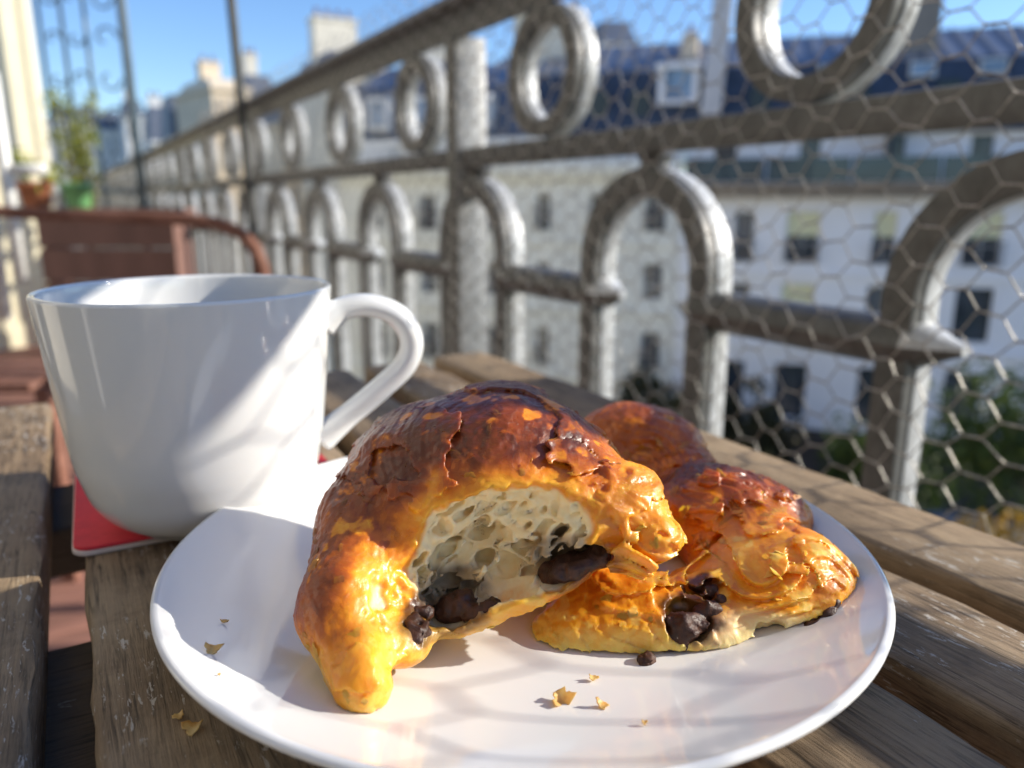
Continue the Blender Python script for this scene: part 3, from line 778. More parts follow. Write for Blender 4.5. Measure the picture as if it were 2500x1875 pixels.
# ================================================================ plate
PC = Vector((.0026, .2107, 0))
pprof = [(0, .0028), (.034, .0028), (.0345, .0008), (.0368, .0004), (.0385, .0012), (.040, .0030), (.055, .0036), (.070, .0062), (.083, .0098), (.093, .0134), (.0985, .0160), (.1000, .0172), (.1003, .0182), (.0997, .0189), (.0986, .0190), (.0972, .0183), (.091, .0156), (.082, .0122), (.070, .0088), (.060, .0070), (.050, .0062), (.030, .0060), (0, .0060)]
def smooth_prof(p, k=4, keep=()):
    out_ = [p[0]]
    for i in range(len(p) - 1):
        p0, p1, p2, p3 = p[max(i - 1, 0)], p[i], p[i + 1], p[min(i + 2, len(p) - 1)]
        for j in range(1, k + 1):
            t = j / k
            out_.append(tuple(.5 * ((2 * b) + (-a + c) * t + (2 * a - 5 * b + 4 * c - d) * t * t + (-a + 3 * b - 3 * c + d) * t ** 3) for a, b, c, d in zip(p0, p1, p2, p3)))
    out_ = [(max(0, r_), z_) for r_, z_ in out_]
    return out_
pl = MB().lathe(smooth_prof(pprof, 3), 160).mesh('plate', M['white_glaze'], True, True)
tag(obj('plate', pl, None, PC), 'round glossy white plate holding the two pastries', 'plate')

# ================================================================ coaster and mug
ca = .1000
co = bevel(MB().box(0, ca, 0, ca, 0, .0024).mesh('coaster', M['coaster_edge']), .0001, 1)
b = bmesh.new()
def rounded(w, rr, n=8):
    pts = []
    for (cx_, cy_, a0) in ((w - rr, w - rr, 0), (rr, w - rr, 90), (rr, rr, 180), (w - rr, rr, 270)):
        for i in range(n + 1):
            a = R(a0 + 90 * i / n); pts.append((cx_ + rr * math.cos(a), cy_ + rr * math.sin(a)))
    return pts
def plate_of(pts, z0, z1, name, mat):
    n = len(pts); v = [(x, y, z0) for x, y in pts] + [(x, y, z1) for x, y in pts]
    return MB().add(v, [tuple(range(n))[::-1], tuple(range(n, 2 * n))] + [(i, (i + 1) % n, n + (i + 1) % n, n + i) for i in range(n)]).mesh(name, mat, fix=True)
coaster = tag(empty('coaster', (-.1462, .2338, .0002), R(28.5)), 'square red coaster with rounded corners under the white mug', 'coaster')
obj('backing', bevel(plate_of(rounded(ca, .006), 0, .0017, 'backing', M['coaster_edge']), .0003, 1), coaster)
rp = [(x * (ca - .001) / ca + .0005, y * (ca - .001) / ca + .0005) for x, y in rounded(ca, .006)]
obj('felt_top', bevel(plate_of(rp, .00172, .0032, 'felt_top', M['felt']), .0004, 2), coaster)
mug = tag(empty('mug', (-.1130, .2680, .0034), R(0)), 'white porcelain mug with a loop handle on the red coaster', 'mug')
mug.scale = (1.045, 1.045, .985)
mprof = [(0, .0030), (.020, .0028), (.0225, .0002), (.0255, .0002), (.0275, .0018), (.0322, .0052), (.0366, .0115), (.0390, .0195), (.0408, .028), (.0432, .050), (.0455, .074), (.0463, .0825), (.0464, .0840), (.0459, .0848), (.0449, .0846), (.0441, .0836), (.0434, .074), (.0410, .050), (.0386, .028), (.0368, .0165), (.0335, .0105), (.026, .0072), (.012, .006), (0, .006)]
obj('body', MB().lathe(smooth_prof(mprof, 3), 128).mesh('body', M['mug_glaze'], True, True), mug)
HA = 12                        # handle points this many degrees below the picture's right
ha = R(HA)
hp = []
ctrl = [(.0430, .0705), (.050, .0755), (.0595, .0765), (.0690, .0722), (.0735, .0630), (.0710, .0535), (.0620, .0445), (.0500, .0345), (.0400, .0262)]
for i in range(len(ctrl) - 1):
    p0, p1, p2, p3 = ctrl[max(i - 1, 0)], ctrl[i], ctrl[i + 1], ctrl[min(i + 2, len(ctrl) - 1)]
    for j in range(6):
        t = j / 6
        hp.append(tuple(.5 * ((2 * b_) + (-a + c) * t + (2 * a - 5 * b_ + 4 * c - d) * t * t + (-a + 3 * b_ - 3 * c + d) * t ** 3) for a, b_, c, d in zip(p0, p1, p2, p3)))
hp.append(ctrl[-1])
hpath = [(r_ * math.cos(ha), r_ * math.sin(ha), z_) for r_, z_ in hp]
hsec = [(.0060 * math.cos(2 * math.pi * i / 16), .0044 * math.sin(2 * math.pi * i / 16)) for i in range(16)]
nh = len(hpath)
sc = [1.35 - .35 * min(1, i / 6) if i < 6 else (1.3 - .3 * min(1, (nh - 1 - i) / 6) if i > nh - 7 else 1.0) for i in range(nh)]
obj('handle', MB().sweep(hpath, hsec, (-math.sin(ha), math.cos(ha), 0), scale=sc).mesh('handle', M['mug_glaze'], True, True), mug)

# ================================================================ things on the balcony beyond the table
def pot_profile(r, h): return [(0, 0), (r * .72, 0), (r * .76, h * .02), (r * .97, h * .8), (r * 1.06, h * .81), (r * 1.06, h), (r * .94, h), (r * .88, h * .84), (0, h * .82)]
pz = at(100, 462, 3.0)
px0, px1 = at(62, 470, 3.0), at(362, 470, 3.0)
plt = tag(empty('planter_box', ((px0.x + px1.x) / 2, 3.15, -.722)), 'tall red brown wooden planter box behind the brown bench, carrying flower pots', 'planter')
pw_ = px1.x - px0.x; phh = pz.z + .722
for i in range(6):
    z0 = i * phh / 6
    obj('board', MB().box(-pw_ / 2, pw_ / 2, -.11, -.085, z0 + .004, z0 + phh / 6 - .004).mesh('board', M['planter']), plt)
obj('side_panel', MB().box(-pw_ / 2, -pw_ / 2 + .025, -.084, .06, 0, phh).mesh('side_panel', M['planter']), plt)
obj('side_panel', MB().box(pw_ / 2 - .025, pw_ / 2, -.084, .06, 0, phh).mesh('side_panel', M['planter']), plt)
obj('top_board', MB().box(-pw_ / 2 - .01, pw_ / 2 + .01, -.12, .10, phh, phh + .02).mesh('top_board', M['planter']), plt)
def leaves(mb, c, rad, n, ls, r, flat=1.0):
    for i in range(n):
        d = Vector((r.gauss(0, 1), r.gauss(0, 1), r.gauss(0, 1) * flat)).normalized() * rad * r.uniform(.3, 1.0); p = Vector(c) + d
        q = Quaternion((r.gauss(0, 1), r.gauss(0, 1), r.gauss(0, 1), r.gauss(0, 1))).normalized(); s = ls * r.uniform(.6, 1.3)
        mb.add([p + q @ (Vector(k) * s) for k in ((-.5, 0, 0), (0, -.25, .08), (.5, 0, 0), (0, .25, .08))], [(0, 1, 2, 3)])
def potted(px, Y, r, h, mat, label, plant=None, seed=1):
    x = at(px, 440, Y).x
    root = tag(empty('flower_pot', (x, Y, -.722 + phh + .0215)), label, 'flower pot')
    obj('pot', MB().lathe(pot_profile(r, h), 32).mesh('pot', M[mat], True, True), root)
    obj('soil', MB().lathe([(0, h * .845), (r * .86, h * .845)], 24).mesh('soil', M['soil']), root)
    if plant:
        rr = random.Random(seed); hh, n, leaf = plant
        st = MB(); lf = MB()
        for i in range(7):
            a = rr.uniform(0, 6.28); tip = Vector((math.cos(a) * rr.uniform(.03, .14), math.sin(a) * .1, hh * rr.uniform(.6, 1.0)))
            st.tube([(0, 0, h * .8), tip * .5 + Vector((0, 0, .03)), tip], .004, 5); leaves(lf, tip, .07, n // 7, .045, rr)
        obj('stem', st.mesh('stem', M['bark']), root); obj('foliage', lf.mesh('foliage', M[leaf]), root)
    return root
potted(80, 3.12, .062, .10, 'terracotta', 'terracotta flower pot on the planter box at the far left', (.17, 90, 'leaf_lime'), 4)
potted(171, 3.06, .052, .095, 'green_glaze', 'bright green flower pot on the planter box', None)
potted(128, 3.05, .022, .06, 'white_paint', 'small white pot between the terracotta and the green flower pots')
# climbing plant in a tub further back
tx = at(165, 300, 4.3).x
cp_ = tag(empty('climbing_plant', (tx, 4.3, -.722)), 'yellow green climbing plant in a tub, above the green flower pot', 'plant')
rr = random.Random(21); st = MB(); lf = MB()
for i in range(9):
    a = rr.uniform(0, 6.28); tip = Vector((rr.uniform(-.13, .09), rr.uniform(-.1, .1), rr.uniform(1.0, 1.36)))
    st.tube([(0, 0, .3), Vector((tip.x * .3, tip.y * .3, .75)), tip], .006, 6); leaves(lf, tip, .085, 60, .030, rr)
    leaves(lf, tip * .86, .07, 40, .030, rr)
    leaves(lf, tip * .7, .06, 20, .030, rr)
obj('stem', st.mesh('stem', M['bark']), cp_); obj('foliage', lf.mesh('foliage', M['leaf_lime']), cp_)
obj('tub', MB().lathe(pot_profile(.16, .34), 28).mesh('tub', M['terracotta'], True, True), cp_)

# scroll screen (between two balconies), behind the plants
sx0, sx1 = at(92, 100, 5.2).x, at(268, 100, 5.2).x
scr = tag(empty('scroll_screen', (0, 5.2, -.722)), 'blue grey wrought iron screen with scrolls against the sky, far left', 'screen')
sxs = [at(p, 100, 5.2).x for p in (92, 140, 190, 266)]
for x in sxs: obj('bar', MB().tube([(x, 0, 0), (x, 0, 3.2)], .013, 8).mesh('bar', M['blue_iron'], True, True), scr)
def scroll(cx_, cz_, s, flip):
    pts = []
    for i in range(26):
        f = i / 25; a = f * 4.6 + (math.pi if flip < 0 else 0); rr_ = s * (1 - f * .72)
        pts.append((cx_ + flip * rr_ * math.cos(a), 0, cz_ + rr_ * math.sin(a)))
    return pts
for i in range(3):
    xm = (sxs[i] + sxs[i + 1]) / 2; w_ = (sxs[i + 1] - sxs[i]) / 2
    for k_ in range(8):
        obj('scroll', MB().tube(scroll(xm, 1.12 + k_ * .24, w_ * .75, 1 if (i + k_) % 2 else -1), .008, 6).mesh('scroll', M['blue_iron'], True, True), scr)
for z in (.9, 3.18): obj('cross_rail', MB().tube([(sxs[0], .001, z), (sxs[-1], .001, z)], .012, 8).mesh('cross_rail', M['blue_iron'], True, True), scr)

# open shutter of a French window, folded out across the balcony
shu = tag(empty('open_shutter', tuple(rail_pt(5.3, -.755, -.722)), RZ_RAIL + R(22)), 'tall cream wooden shutter folded open at the far left, behind the white frame', 'shutter')
for j, (xa, xb) in enumerate(((-.44, -.09), (-.07, .29))):
    for nm, a_, b_, c_, d_, y_ in (('stile', xa, xa + .055, 0, 2.45, 0), ('stile', xb - .055, xb, 0, 2.45, 0), ('cross_piece', xa + .055, xb - .055, 0, .14, 0), ('cross_piece', xa + .055, xb - .055, .95, 1.07, 0), ('cross_piece', xa + .055, xb - .055, 2.33, 2.45, 0), ('panel', xa + .055, xb - .055, .14, .95, .012), ('panel', xa + .055, xb - .055, 1.07, 2.33, .012)):
        obj(nm, MB().box(a_, b_, y_, y_ + (.034 if nm != 'panel' else .012), c_, d_).mesh(nm, M['shutter']), shu, (0, 0, 0), (0, 0, R(6 - 12 * j)))
# white frame at the left edge
wf = tag(empty('white_folding_frame', (0, 2.35, -.722)), 'white painted folding frame with rounded posts at the left edge of the picture', 'folding frame')
for px, pyb, w_ in ((14, 690, .030), (48, 610, .028), (-40, 690, .03)):
    p = at(px, pyb, 2.35)
    obj('post', MB().tube([(p.x, 0, p.z + .722), (p.x, 0, 1.20)], w_ / 2 * 1.3, 12).mesh('post', M['white_paint'], True, True), wf)
obj('cross_bar', MB().tube([(at(-40, 0, 2.35).x, .002, .93), (at(48, 0, 2.35).x, .002, .93)], .015, 10).mesh('cross_bar', M['white_paint'], True, True), wf)

# brown bench: bent back rail, seat slats
BY = 1.78
bench = tag(empty('bench', (0, BY, -.722)), 'red brown wooden seat with a curved back rail behind the mug', 'bench')
bp = [at(-260, 452, BY), at(-60, 455, BY), at(100, 463, BY), at(250, 468, BY), at(400, 474, BY), at(470, 482, BY), at(520, 503, BY), at(550, 535, BY), at(566, 575, BY), at(574, 640, BY), at(578, 760, BY), at(582, 1000, BY)]
pts = [Vector((p.x, 0, p.z + .722)) for p in bp]
obj('back_rail', MB().sweep([tuple(p) for p in pts], [(-.014, -.0125), (.008, -.0135), (.014, -.009), (.014, .009), (.008, .0135), (-.014, .0125)], (0, 1, 0)).mesh('back_rail', M['redwood'], True, True), bench)
xl, xr = at(-260, 800, 1.6).x, at(100, 800, 1.6).x
sz = at(40, 790, 1.72).z + .722
for i in range(4):
    obj('seat_slat', bevel(MB().box(xl, xr + .02 * i, -.24 + i * .062, -.24 + i * .062 + .052, sz - .02, sz).mesh('seat_slat', M['redwood']), .003, 1), bench)
for x in (xl + .05, xr - .02):
    obj('leg', MB().box(x, x + .03, -.20, -.17, 0, sz - .021).mesh('leg', M['redwood']), bench)
obj('leg', MB().box(xl + .05, xl + .08, -.02, .01, 0, sz + .2).mesh('leg', M['redwood']), bench)
# ================================================================ pastries: shapes carved as distance fields, meshed with surface nets
F = np.float32
def vnoise(p, s=0):
    """value noise in -1..1; p (n,3) already scaled"""
    q = np.floor(p); f = (p - q).astype(F, copy=False); q = (q + 5000).astype(np.uint32); f = f * f * (3 - 2 * f)
    C = (np.uint32(374761393), np.uint32(668265263), np.uint32(2147483589))
    X = q[:, 0] * C[0] + np.uint32(s * 144269 + 17); Y = q[:, 1] * C[1]; Z = q[:, 2] * C[2]
    def hsh(h):
        h = h ^ (h >> np.uint32(13)); h *= np.uint32(1274126177); h ^= h >> np.uint32(16); h *= np.uint32(2246822519); h ^= h >> np.uint32(15)
        h &= np.uint32(0xffffff); return h.astype(F)
    fx, fy, fz = f[:, 0], f[:, 1], f[:, 2]; r = []
    for dz in (0, 1):
        Zz = Z + C[2] if dz else Z; rows = []
        for dy in (0, 1):
            YZ = (Y + C[1] if dy else Y) + Zz; a = hsh(X + YZ); rows.append(a + fx * (hsh(X + C[0] + YZ) - a))
        r.append(rows[0] + fy * (rows[1] - rows[0]))
    return (r[0] + fz * (r[1] - r[0])) * F(2 / 0xffffff) - F(1)
def fbm(p, o=3, s=0, g=0.5):
    a, r, t = 1.0, 0, 0
    for i in range(o): r = r + a * vnoise(p * (2.03 ** i) + i * 7.7, s + i); t += a; a *= g
    return r / t
def ss(a, b, x):
    t = np.clip((x - a) / (b - a), 0, 1); return t * t * (3 - 2 * t)
def smin(a, b, k):
    h = np.clip(.5 + .5 * (b - a) / k, 0, 1); return b + (a - b) * h - k * h * (1 - h)
def capsule(p, a, b, ra, rb, sq=(1, 1, 1)):
    a = np.array(a, F); b = np.array(b, F); s = np.array(sq, F); pa = (p - a) / s; ba = (b - a) / s
    h = np.clip((pa @ ba) / max(1e-12, float(ba @ ba)), 0, 1)
    return (np.sqrt(((pa - h[:, None] * ba) ** 2).sum(1)) - (ra + (rb - ra) * h)) * float(s.min())
def ellip(p, c, r, rot=(0, 0, 0)):
    from mathutils import Euler
    m = np.array(Euler([R(a) for a in rot]).to_matrix(), F); q = (p - np.array(c, F)) @ m; r = np.array(r, F)
    k0 = np.sqrt(((q / r) ** 2).sum(1)); k1 = np.sqrt(((q / (r * r)) ** 2).sum(1)) + 1e-9
    return k0 * (k0 - 1) / k1
def surface_nets(d, org, h):
    s = d < 0
    nx, ny, nz = d.shape
    cs = np.zeros((nx - 1, ny - 1, nz - 1), np.uint8)
    for dx in (0, 1):
        for dy in (0, 1):
            for dz in (0, 1): cs += s[dx:nx - 1 + dx, dy:ny - 1 + dy, dz:nz - 1 + dz]
    act = (cs > 0) & (cs < 8); idx = -np.ones(act.shape, np.int64); I = np.argwhere(act); idx[act] = np.arange(len(I))
    acc = np.zeros((len(I), 3), F); cnt = np.zeros(len(I), F); cor = [(0, 0, 0), (1, 0, 0), (0, 1, 0), (1, 1, 0), (0, 0, 1), (1, 0, 1), (0, 1, 1), (1, 1, 1)]
    val = {c: d[I[:, 0] + c[0], I[:, 1] + c[1], I[:, 2] + c[2]] for c in cor}
    for c in cor:
        for ax in range(3):
            if c[ax]: continue
            e = list(c); e[ax] = 1; e = tuple(e); a, b = val[c], val[e]; m = (a < 0) != (b < 0)
            t = np.where(m, a / np.where(m, a - b, 1), 0)
            pt = np.tile(np.array(c, F), (len(I), 1)); pt[:, ax] += t
            acc += pt * m[:, None]; cnt += m
    v = (I + acc / cnt[:, None]) * h + np.array(org, F)
    qs = []
    for ax in range(3):
        sl0 = [slice(None)] * 3; sl1 = [slice(None)] * 3; sl0[ax] = slice(0, -1); sl1[ax] = slice(1, None)
        a, b = s[tuple(sl0)], s[tuple(sl1)]; E = np.argwhere(a != b); u, w = [k for k in range(3) if k != ax]
        ok = (E[:, u] > 0) & (E[:, w] > 0) & (E[:, u] < d.shape[u] - 1) & (E[:, w] < d.shape[w] - 1); E = E[ok]
        fl = a[E[:, 0], E[:, 1], E[:, 2]]
        def g(du, dw):
            q = E.copy(); q[:, u] -= du; q[:, w] -= dw; return idx[q[:, 0], q[:, 1], q[:, 2]]
        q = np.stack([g(1, 1), g(0, 1), g(0, 0), g(1, 0)], 1)
        if ax == 1: fl = ~fl
        q[~fl] = q[~fl][:, ::-1]; qs.append(q)
    return v, np.concatenate(qs)
def vnormals(v, q):
    n = np.cross(v[q[:, 2]] - v[q[:, 0]], v[q[:, 3]] - v[q[:, 1]]); r = np.zeros_like(v)
    for k in range(4): np.add.at(r, q[:, k], n)
    return r / (np.linalg.norm(r, axis=1, keepdims=True) + 1e-12)
def sculpt(lo, hi, h, base, detail, band=.004):
    """base(p) rough distance, evaluated coarsely; detail(p, d) final distance, evaluated near the surface"""
    lo = np.array(lo, F); n = np.ceil((np.array(hi) - lo) / h).astype(int) + 1
    ax = [lo[k] + np.arange(n[k], dtype=F) * F(h) for k in range(3)]
    c = 4; cn = (n + c - 1) // c + 1
    ca_ = [lo[k] + np.arange(cn[k], dtype=F) * F(h * c) for k in range(3)]
    Gc = np.stack(np.meshgrid(*ca_, indexing='ij'), -1).reshape(-1, 3); dc = base(Gc).reshape(cn)
    # coarse -> fine blocks near the surface
    near = np.abs(dc) < band + h * c * 2.0
    m = near.copy()
    for k in range(3):
        for sh in (1, -1): m |= np.roll(near, sh, k)
    full = np.repeat(np.repeat(np.repeat(dc, c, 0), c, 1), c, 2)[:n[0], :n[1], :n[2]].astype(F).copy()
    mask = np.repeat(np.repeat(np.repeat(m, c, 0), c, 1), c, 2)[:n[0], :n[1], :n[2]]
    I = np.argwhere(mask); p = lo + I.astype(F) * F(h); out_ = np.empty(len(p), F)
    for i in range(0, len(p), 400000):
        out_[i:i + 400000] = detail(p[i:i + 400000], base(p[i:i + 400000]))
    full[mask] = out_
    full[~mask] = np.where(full[~mask] < 0, -.01, .01)
    return surface_nets(full, lo, F(h))
def with_attr(name, v, q, cols, mat, smooth=True):
    m = fast_mesh(name, v, q, smooth, mat)
    at_ = m.color_attributes.new('mask', 'FLOAT_COLOR', 'POINT')
    at_.data.foreach_set('color', np.ascontiguousarray(cols, F).ravel()); return m
def pv(px, py, Y): return tuple(at(px, py, Y))

def crust_material():
    n = NT('pastry_crust'); at_ = n.node('ShaderNodeAttribute', attribute_name='mask'); sp = n.node('ShaderNodeSeparateColor'); n.link(at_.outputs['Color'], sp.inputs[0])
    br, cr, cho = sp.outputs[0], sp.outputs[1], sp.outputs[2]
    c = n.coords(); a = n.noise(c, 260, 5, 0.65, 0.6); b = n.noise(c, 900, 4, 0.7); big = n.noise(c, 90, 4, 0.6, 1.2)
    # overlapping papery plates: warped cells, each with its own height and tone
    wv = n.node('ShaderNodeTexNoise'); wv.inputs['Scale'].default_value = 170; wv.inputs['Detail'].default_value = 4; n.link(c, wv.inputs['Vector'])
    def plates(scale, amount, st):
        mp = n.node('ShaderNodeMapping'); mp.inputs['Scale'].default_value = st; mp.inputs['Rotation'].default_value = (0.3, 0.5, 0.4); n.link(c, mp.inputs[0])
        va = n.node('ShaderNodeVectorMath', operation='SUBTRACT'); n.link(wv.outputs['Color'], va.inputs[0]); va.inputs[1].default_value = (.5, .5, .5)
        vs_ = n.node('ShaderNodeVectorMath', operation='SCALE'); n.link(va.outputs[0], vs_.inputs[0]); vs_.inputs['Scale'].default_value = amount
        ad = n.node('ShaderNodeVectorMath', operation='ADD'); n.link(mp.outputs[0], ad.inputs[0]); n.link(vs_.outputs[0], ad.inputs[1])
        vo = n.node('ShaderNodeTexVoronoi', feature='F1'); vo.inputs['Scale'].default_value = scale; n.link(ad.outputs[0], vo.inputs['Vector'])
        return n.math('MULTIPLY', n.ramp(vo.outputs['Color'], [(0.0, 0.0), (1.0, 1.0)]), 1.0)
    pa, pb = plates(170, .010, (1.0, .45, 1.3)), plates(420, .006, (1.2, .5, 1.0))
    pm = n.ramp(n.noise(c, 70, 3), [(0.42, 0.0), (0.6, 1.0)])
    f = n.math('ADD', br, n.math('MULTIPLY', n.math('SUBTRACT', a, 0.5), 0.26))
    f = n.math('ADD', f, n.math('MULTIPLY', n.math('SUBTRACT', pa, 0.5), 0.16))
    f = n.math('ADD', f, n.math('MULTIPLY', n.math('MULTIPLY', n.math('SUBTRACT', pb, 0.5), pm), 0.22)); f = n.math('ADD', f, n.math('MULTIPLY', n.math('SUBTRACT', big, 0.5), 0.28), True)
    crust = n.ramp(f, [(0.0, (0.93, 0.56, 0.11)), (0.2, (0.90, 0.39, 0.022)), (0.42, (0.74, 0.225, 0.008)), (0.62, (0.48, 0.115, 0.008)), (0.80, (0.31, 0.062, 0.006)), (1.0, (0.14, 0.028, 0.006))])
    crust = n.mix(n.ramp(b, [(0.58, 0.0), (0.78, 0.15)]), crust, (0.90, 0.48, 0.10), 'MIX')
    crumb = n.ramp(n.noise(c, 420, 4, 0.6), [(0.3, (0.97, 0.73, 0.38)), (0.7, (0.98, 0.83, 0.54))])
    col = n.mix(cr, crust, crumb)
    col = n.mix(cho, col, (0.055, 0.018, 0.010))
    ro = n.mix(cr, n.ramp(a, [(0.3, 0.24), (0.7, 0.46)]), 0.65)
    n.set(color=col, rough=ro, spec=0.45, sss=n.math('MULTIPLY', n.math('SUBTRACT', 1.0, cho), 0.5), sss_scale=0.0065, sss_radius=n.mix(cr, (1.0, 0.50, 0.16), (0.45, 0.36, 0.24)),
          coat=n.math('MULTIPLY', n.math('SUBTRACT', 1.0, cr), 0.18), coat_rough=0.2)
    inv = n.math('SUBTRACT', 1.0, cr)
    n.bump(b, 0.3, 0.0003, n.bump(n.math('MULTIPLY', n.math('MULTIPLY', pb, pm), inv), 0.45, 0.0005, n.bump(n.math('MULTIPLY', pa, inv), 0.4, 0.0007, n.bump(a, 0.32, 0.0008))))
    return n.m
def choc_material():
    n = NT('dark_chocolate'); c = n.coords(); a = n.noise(c, 500, 4, 0.6)
    n.set(color=n.ramp(a, [(0.3, (0.030, 0.011, 0.006)), (0.7, (0.085, 0.032, 0.016))]), rough=n.ramp(a, [(0.3, 0.32), (0.7, 0.65)]), spec=0.4)
    n.bump(n.noise(c, 900, 4, 0.65), 0.5, 0.0006); return n.m
def flake_material():
    n = NT('pastry_flake'); c = n.coords((1, 1, 1), 'Object', rnd=True)
    col = n.ramp(n.noise(c, 240, 4, 0.6), [(0.3, (0.82, 0.50, 0.14)), (0.55, (0.92, 0.70, 0.30)), (0.8, (0.95, 0.82, 0.50))])
    n.set(color=col, rough=0.35, spec=0.5)
    tr = n.node('ShaderNodeBsdfTranslucent'); n.link(col, tr.inputs[0]); mx = n.node('ShaderNodeMixShader'); mx.inputs[0].default_value = 0.45
    n.link(n.b.outputs[0], mx.inputs[1]); n.link(tr.outputs[0], mx.inputs[2]); n.link(mx.outputs[0], n.out.inputs[0])
    n.bump(n.noise(c, 700, 4, 0.6), 0.5, 0.0005)
    return n.m
M['crust'], M['choc'], M['flake'] = crust_material(), choc_material(), flake_material()

def plate_z(p):
    r = np.sqrt((p[:, 0] - F(PC.x)) ** 2 + (p[:, 1] - F(PC.y)) ** 2)
    return np.interp(r, [0, .050, .060, .070, .082, .091, .0972, .1003], [.0060, .0062, .0070, .0088, .0122, .0156, .0183, .0189]).astype(F) + F(.0004)
def peel(p, o, res, seed, amount, sc=100, lift=.0017, th=.00058, allow=None):
    """thin sheets of crust that lift off the surface with ragged edges"""
    m = fbm(p * np.array([sc, sc, sc * 1.5], F), 2, seed) + F(.09) * vnoise(p * 430, seed + 3)
    off = F(.0001) + F(lift) * np.clip(vnoise(p * 70, seed + 5) + .25, 0, 1.2)
    edge = (F(amount) - m) * F(.006)
    if allow is not None: edge = edge + (1 - allow) * F(.004)
    return np.minimum(res, np.maximum(np.abs(o - off) - F(th), edge))
def scatter_flakes(v, n, brown, ok, count, seed, dirv, size=(.0014, .0036)):
    r = random.Random(seed); ids = np.where(ok)[0]; vs, fs, cs = [], [], []
    for _ in range(count):
        i = int(ids[r.randrange(len(ids))]); P = Vector(v[i]); N = Vector(n[i]).normalized()
        t = Vector(dirv) - N * N.dot(Vector(dirv)); t = (t.normalized() + Vector((r.gauss(0, .35), r.gauss(0, .35), r.gauss(0, .35)))); t = (t - N * N.dot(t)).normalized(); b = N.cross(t)
        L, W = r.uniform(*size), r.uniform(*size) * .55; lift = r.uniform(.0000, .0006); ph = [r.uniform(0, 6.28) for _ in range(3)]
        k = 11; ring = []
        for q in range(k):
            a = 2 * math.pi * q / k; rr = 1 + .22 * math.sin(2 * a + ph[0]) + .16 * math.sin(3 * a + ph[1]) + .16 * math.sin(5 * a + ph[2])
            x, y = math.cos(a) * L * rr, math.sin(a) * W * rr
            h = .00008 + lift * max(0, math.cos(a - .5)) ** 1.5 - .00035 * max(0, -math.cos(a))
            ring.append(P + t * x + b * y + N * (h - (x * x + y * y) * 9))
        base_i = len(vs); c0 = P + N * .00022
        vs += [c0] + ring + [c0 - N * .00014] + [p - N * .00014 for p in ring]
        fs += [(base_i, base_i + 1 + q, base_i + 1 + (q + 1) % k) for q in range(k)]
        o2_ = base_i + k + 1
        fs += [(o2_, o2_ + 1 + (q + 1) % k, o2_ + 1 + q) for q in range(k)]
        fs += [(base_i + 1 + (q + 1) % k, base_i + 1 + q, o2_ + 1 + q, o2_ + 1 + (q + 1) % k) for q in range(k)]
        bb = float(np.clip(brown[i] + r.uniform(-.10, .06), 0, 1)); cs += [(bb, 0, 0, 1)] * (2 * k + 2)
    m = mesh('crust_flakes', vs, fs, True, M['crust']); a_ = m.color_attributes.new('mask', 'FLOAT_COLOR', 'POINT')
    a_.data.foreach_set('color', np.array(cs, F).ravel())
    try: m.set_sharp_from_angle(angle=R(50))
    except Exception: pass
    return m
# ---------------- pastry 1: bitten half leaning on the other
def p1_under(p): return (F(.0120) + F(.35) * (p[:, 0] + F(.012)) - p[:, 2]) * F(.945)
def p1_outer(p):
    q = p.copy(); q += np.stack([vnoise(p * 38, 3), vnoise(p * 38, 4), vnoise(p * 38, 5)], 1) * F(.0020)
    d = ellip(q, (-.0085, .207, .0350), (.0385, .033, .0280), (0, -6, 0))
    d = smin(d, ellip(q, pv(905, 1010, .222), (.019, .020, .0175), (0, 10, 0)), .008)
    d = smin(d, ellip(q, pv(1075, 935, .224), (.0185, .020, .0155), (0, -6, 0)), .006)
    d = smin(d, capsule(q, pv(1190, 1040, .206), pv(1330, 1118, .190), .0142, .0122), .005)
    d = smin(d, capsule(q, pv(1345, 1130, .188), pv(1415, 1182, .1785), .0125, .0072), .005)
    d = smin(d, ellip(q, (-.002, .1855, .0265), (.0345, .0185, .0185), (0, -22, 0)), .006)
    d = smin(d, ellip(q, (-.014, .1830, .0190), (.0150, .0165, .0125), (0, -24, 0)), .005)
    d = np.maximum(d, p1_under(q))
    l = capsule(q, pv(815, 1150, .195), pv(752, 1300, .168), .0175, .0118)
    l = smin(l, capsule(q, pv(752, 1300, .168), pv(785, 1470, .1480), .0112, .0066), .005)
    l = smin(l, ellip(q, pv(860, 1380, .163), (.0085, .007, .0060), (0, 20, 0)), .004)
    d = smin(d, l, .006)
    return np.maximum(d, plate_z(p) - p[:, 2])
def p1_bite(p):
    """distance behind the bitten-out hollow"""
    d = ellip(p, pv(1112, 1236, .1550), (.0355, .0268, .0188), (14, -17, -6))
    d = smin(d, ellip(p, pv(985, 1300, .1555), (.0135, .0205, .0130), (0, -30, 0)), .004)
    d = d + F(.0024) * fbm(p * 150, 3, 9) + F(.0009) * vnoise(p * 560, 12)
    return d
def hit(px, py, fn, off=0.0):
    """the point of a shape seen at (px, py), pushed 'off' metres further in"""
    a = np.array(at(px, py, 1.0)) - np.array((0, 0, CAM_H)); a = a / np.linalg.norm(a)
    t = np.arange(.12, .36, .0004); P = (np.array((0, 0, CAM_H)) + a * t[:, None]).astype(F); d = fn(P); k = np.argmax(d < 0) if (d < 0).any() else np.argmin(d)
    return tuple(float(c) for c in (np.array((0, 0, CAM_H)) + a * (t[k] + off)))
def base1(p):
    o = p1_outer(p); return np.maximum(o, -p1_bite(p))
cr_rng = np.random.default_rng(42)
cc = np.array(pv(1095, 1215, .185), F)
NC = 3800
seeds = cr_rng.uniform(-1, 1, (NC, 3)) * np.array([.038, .024, .026]) + cc
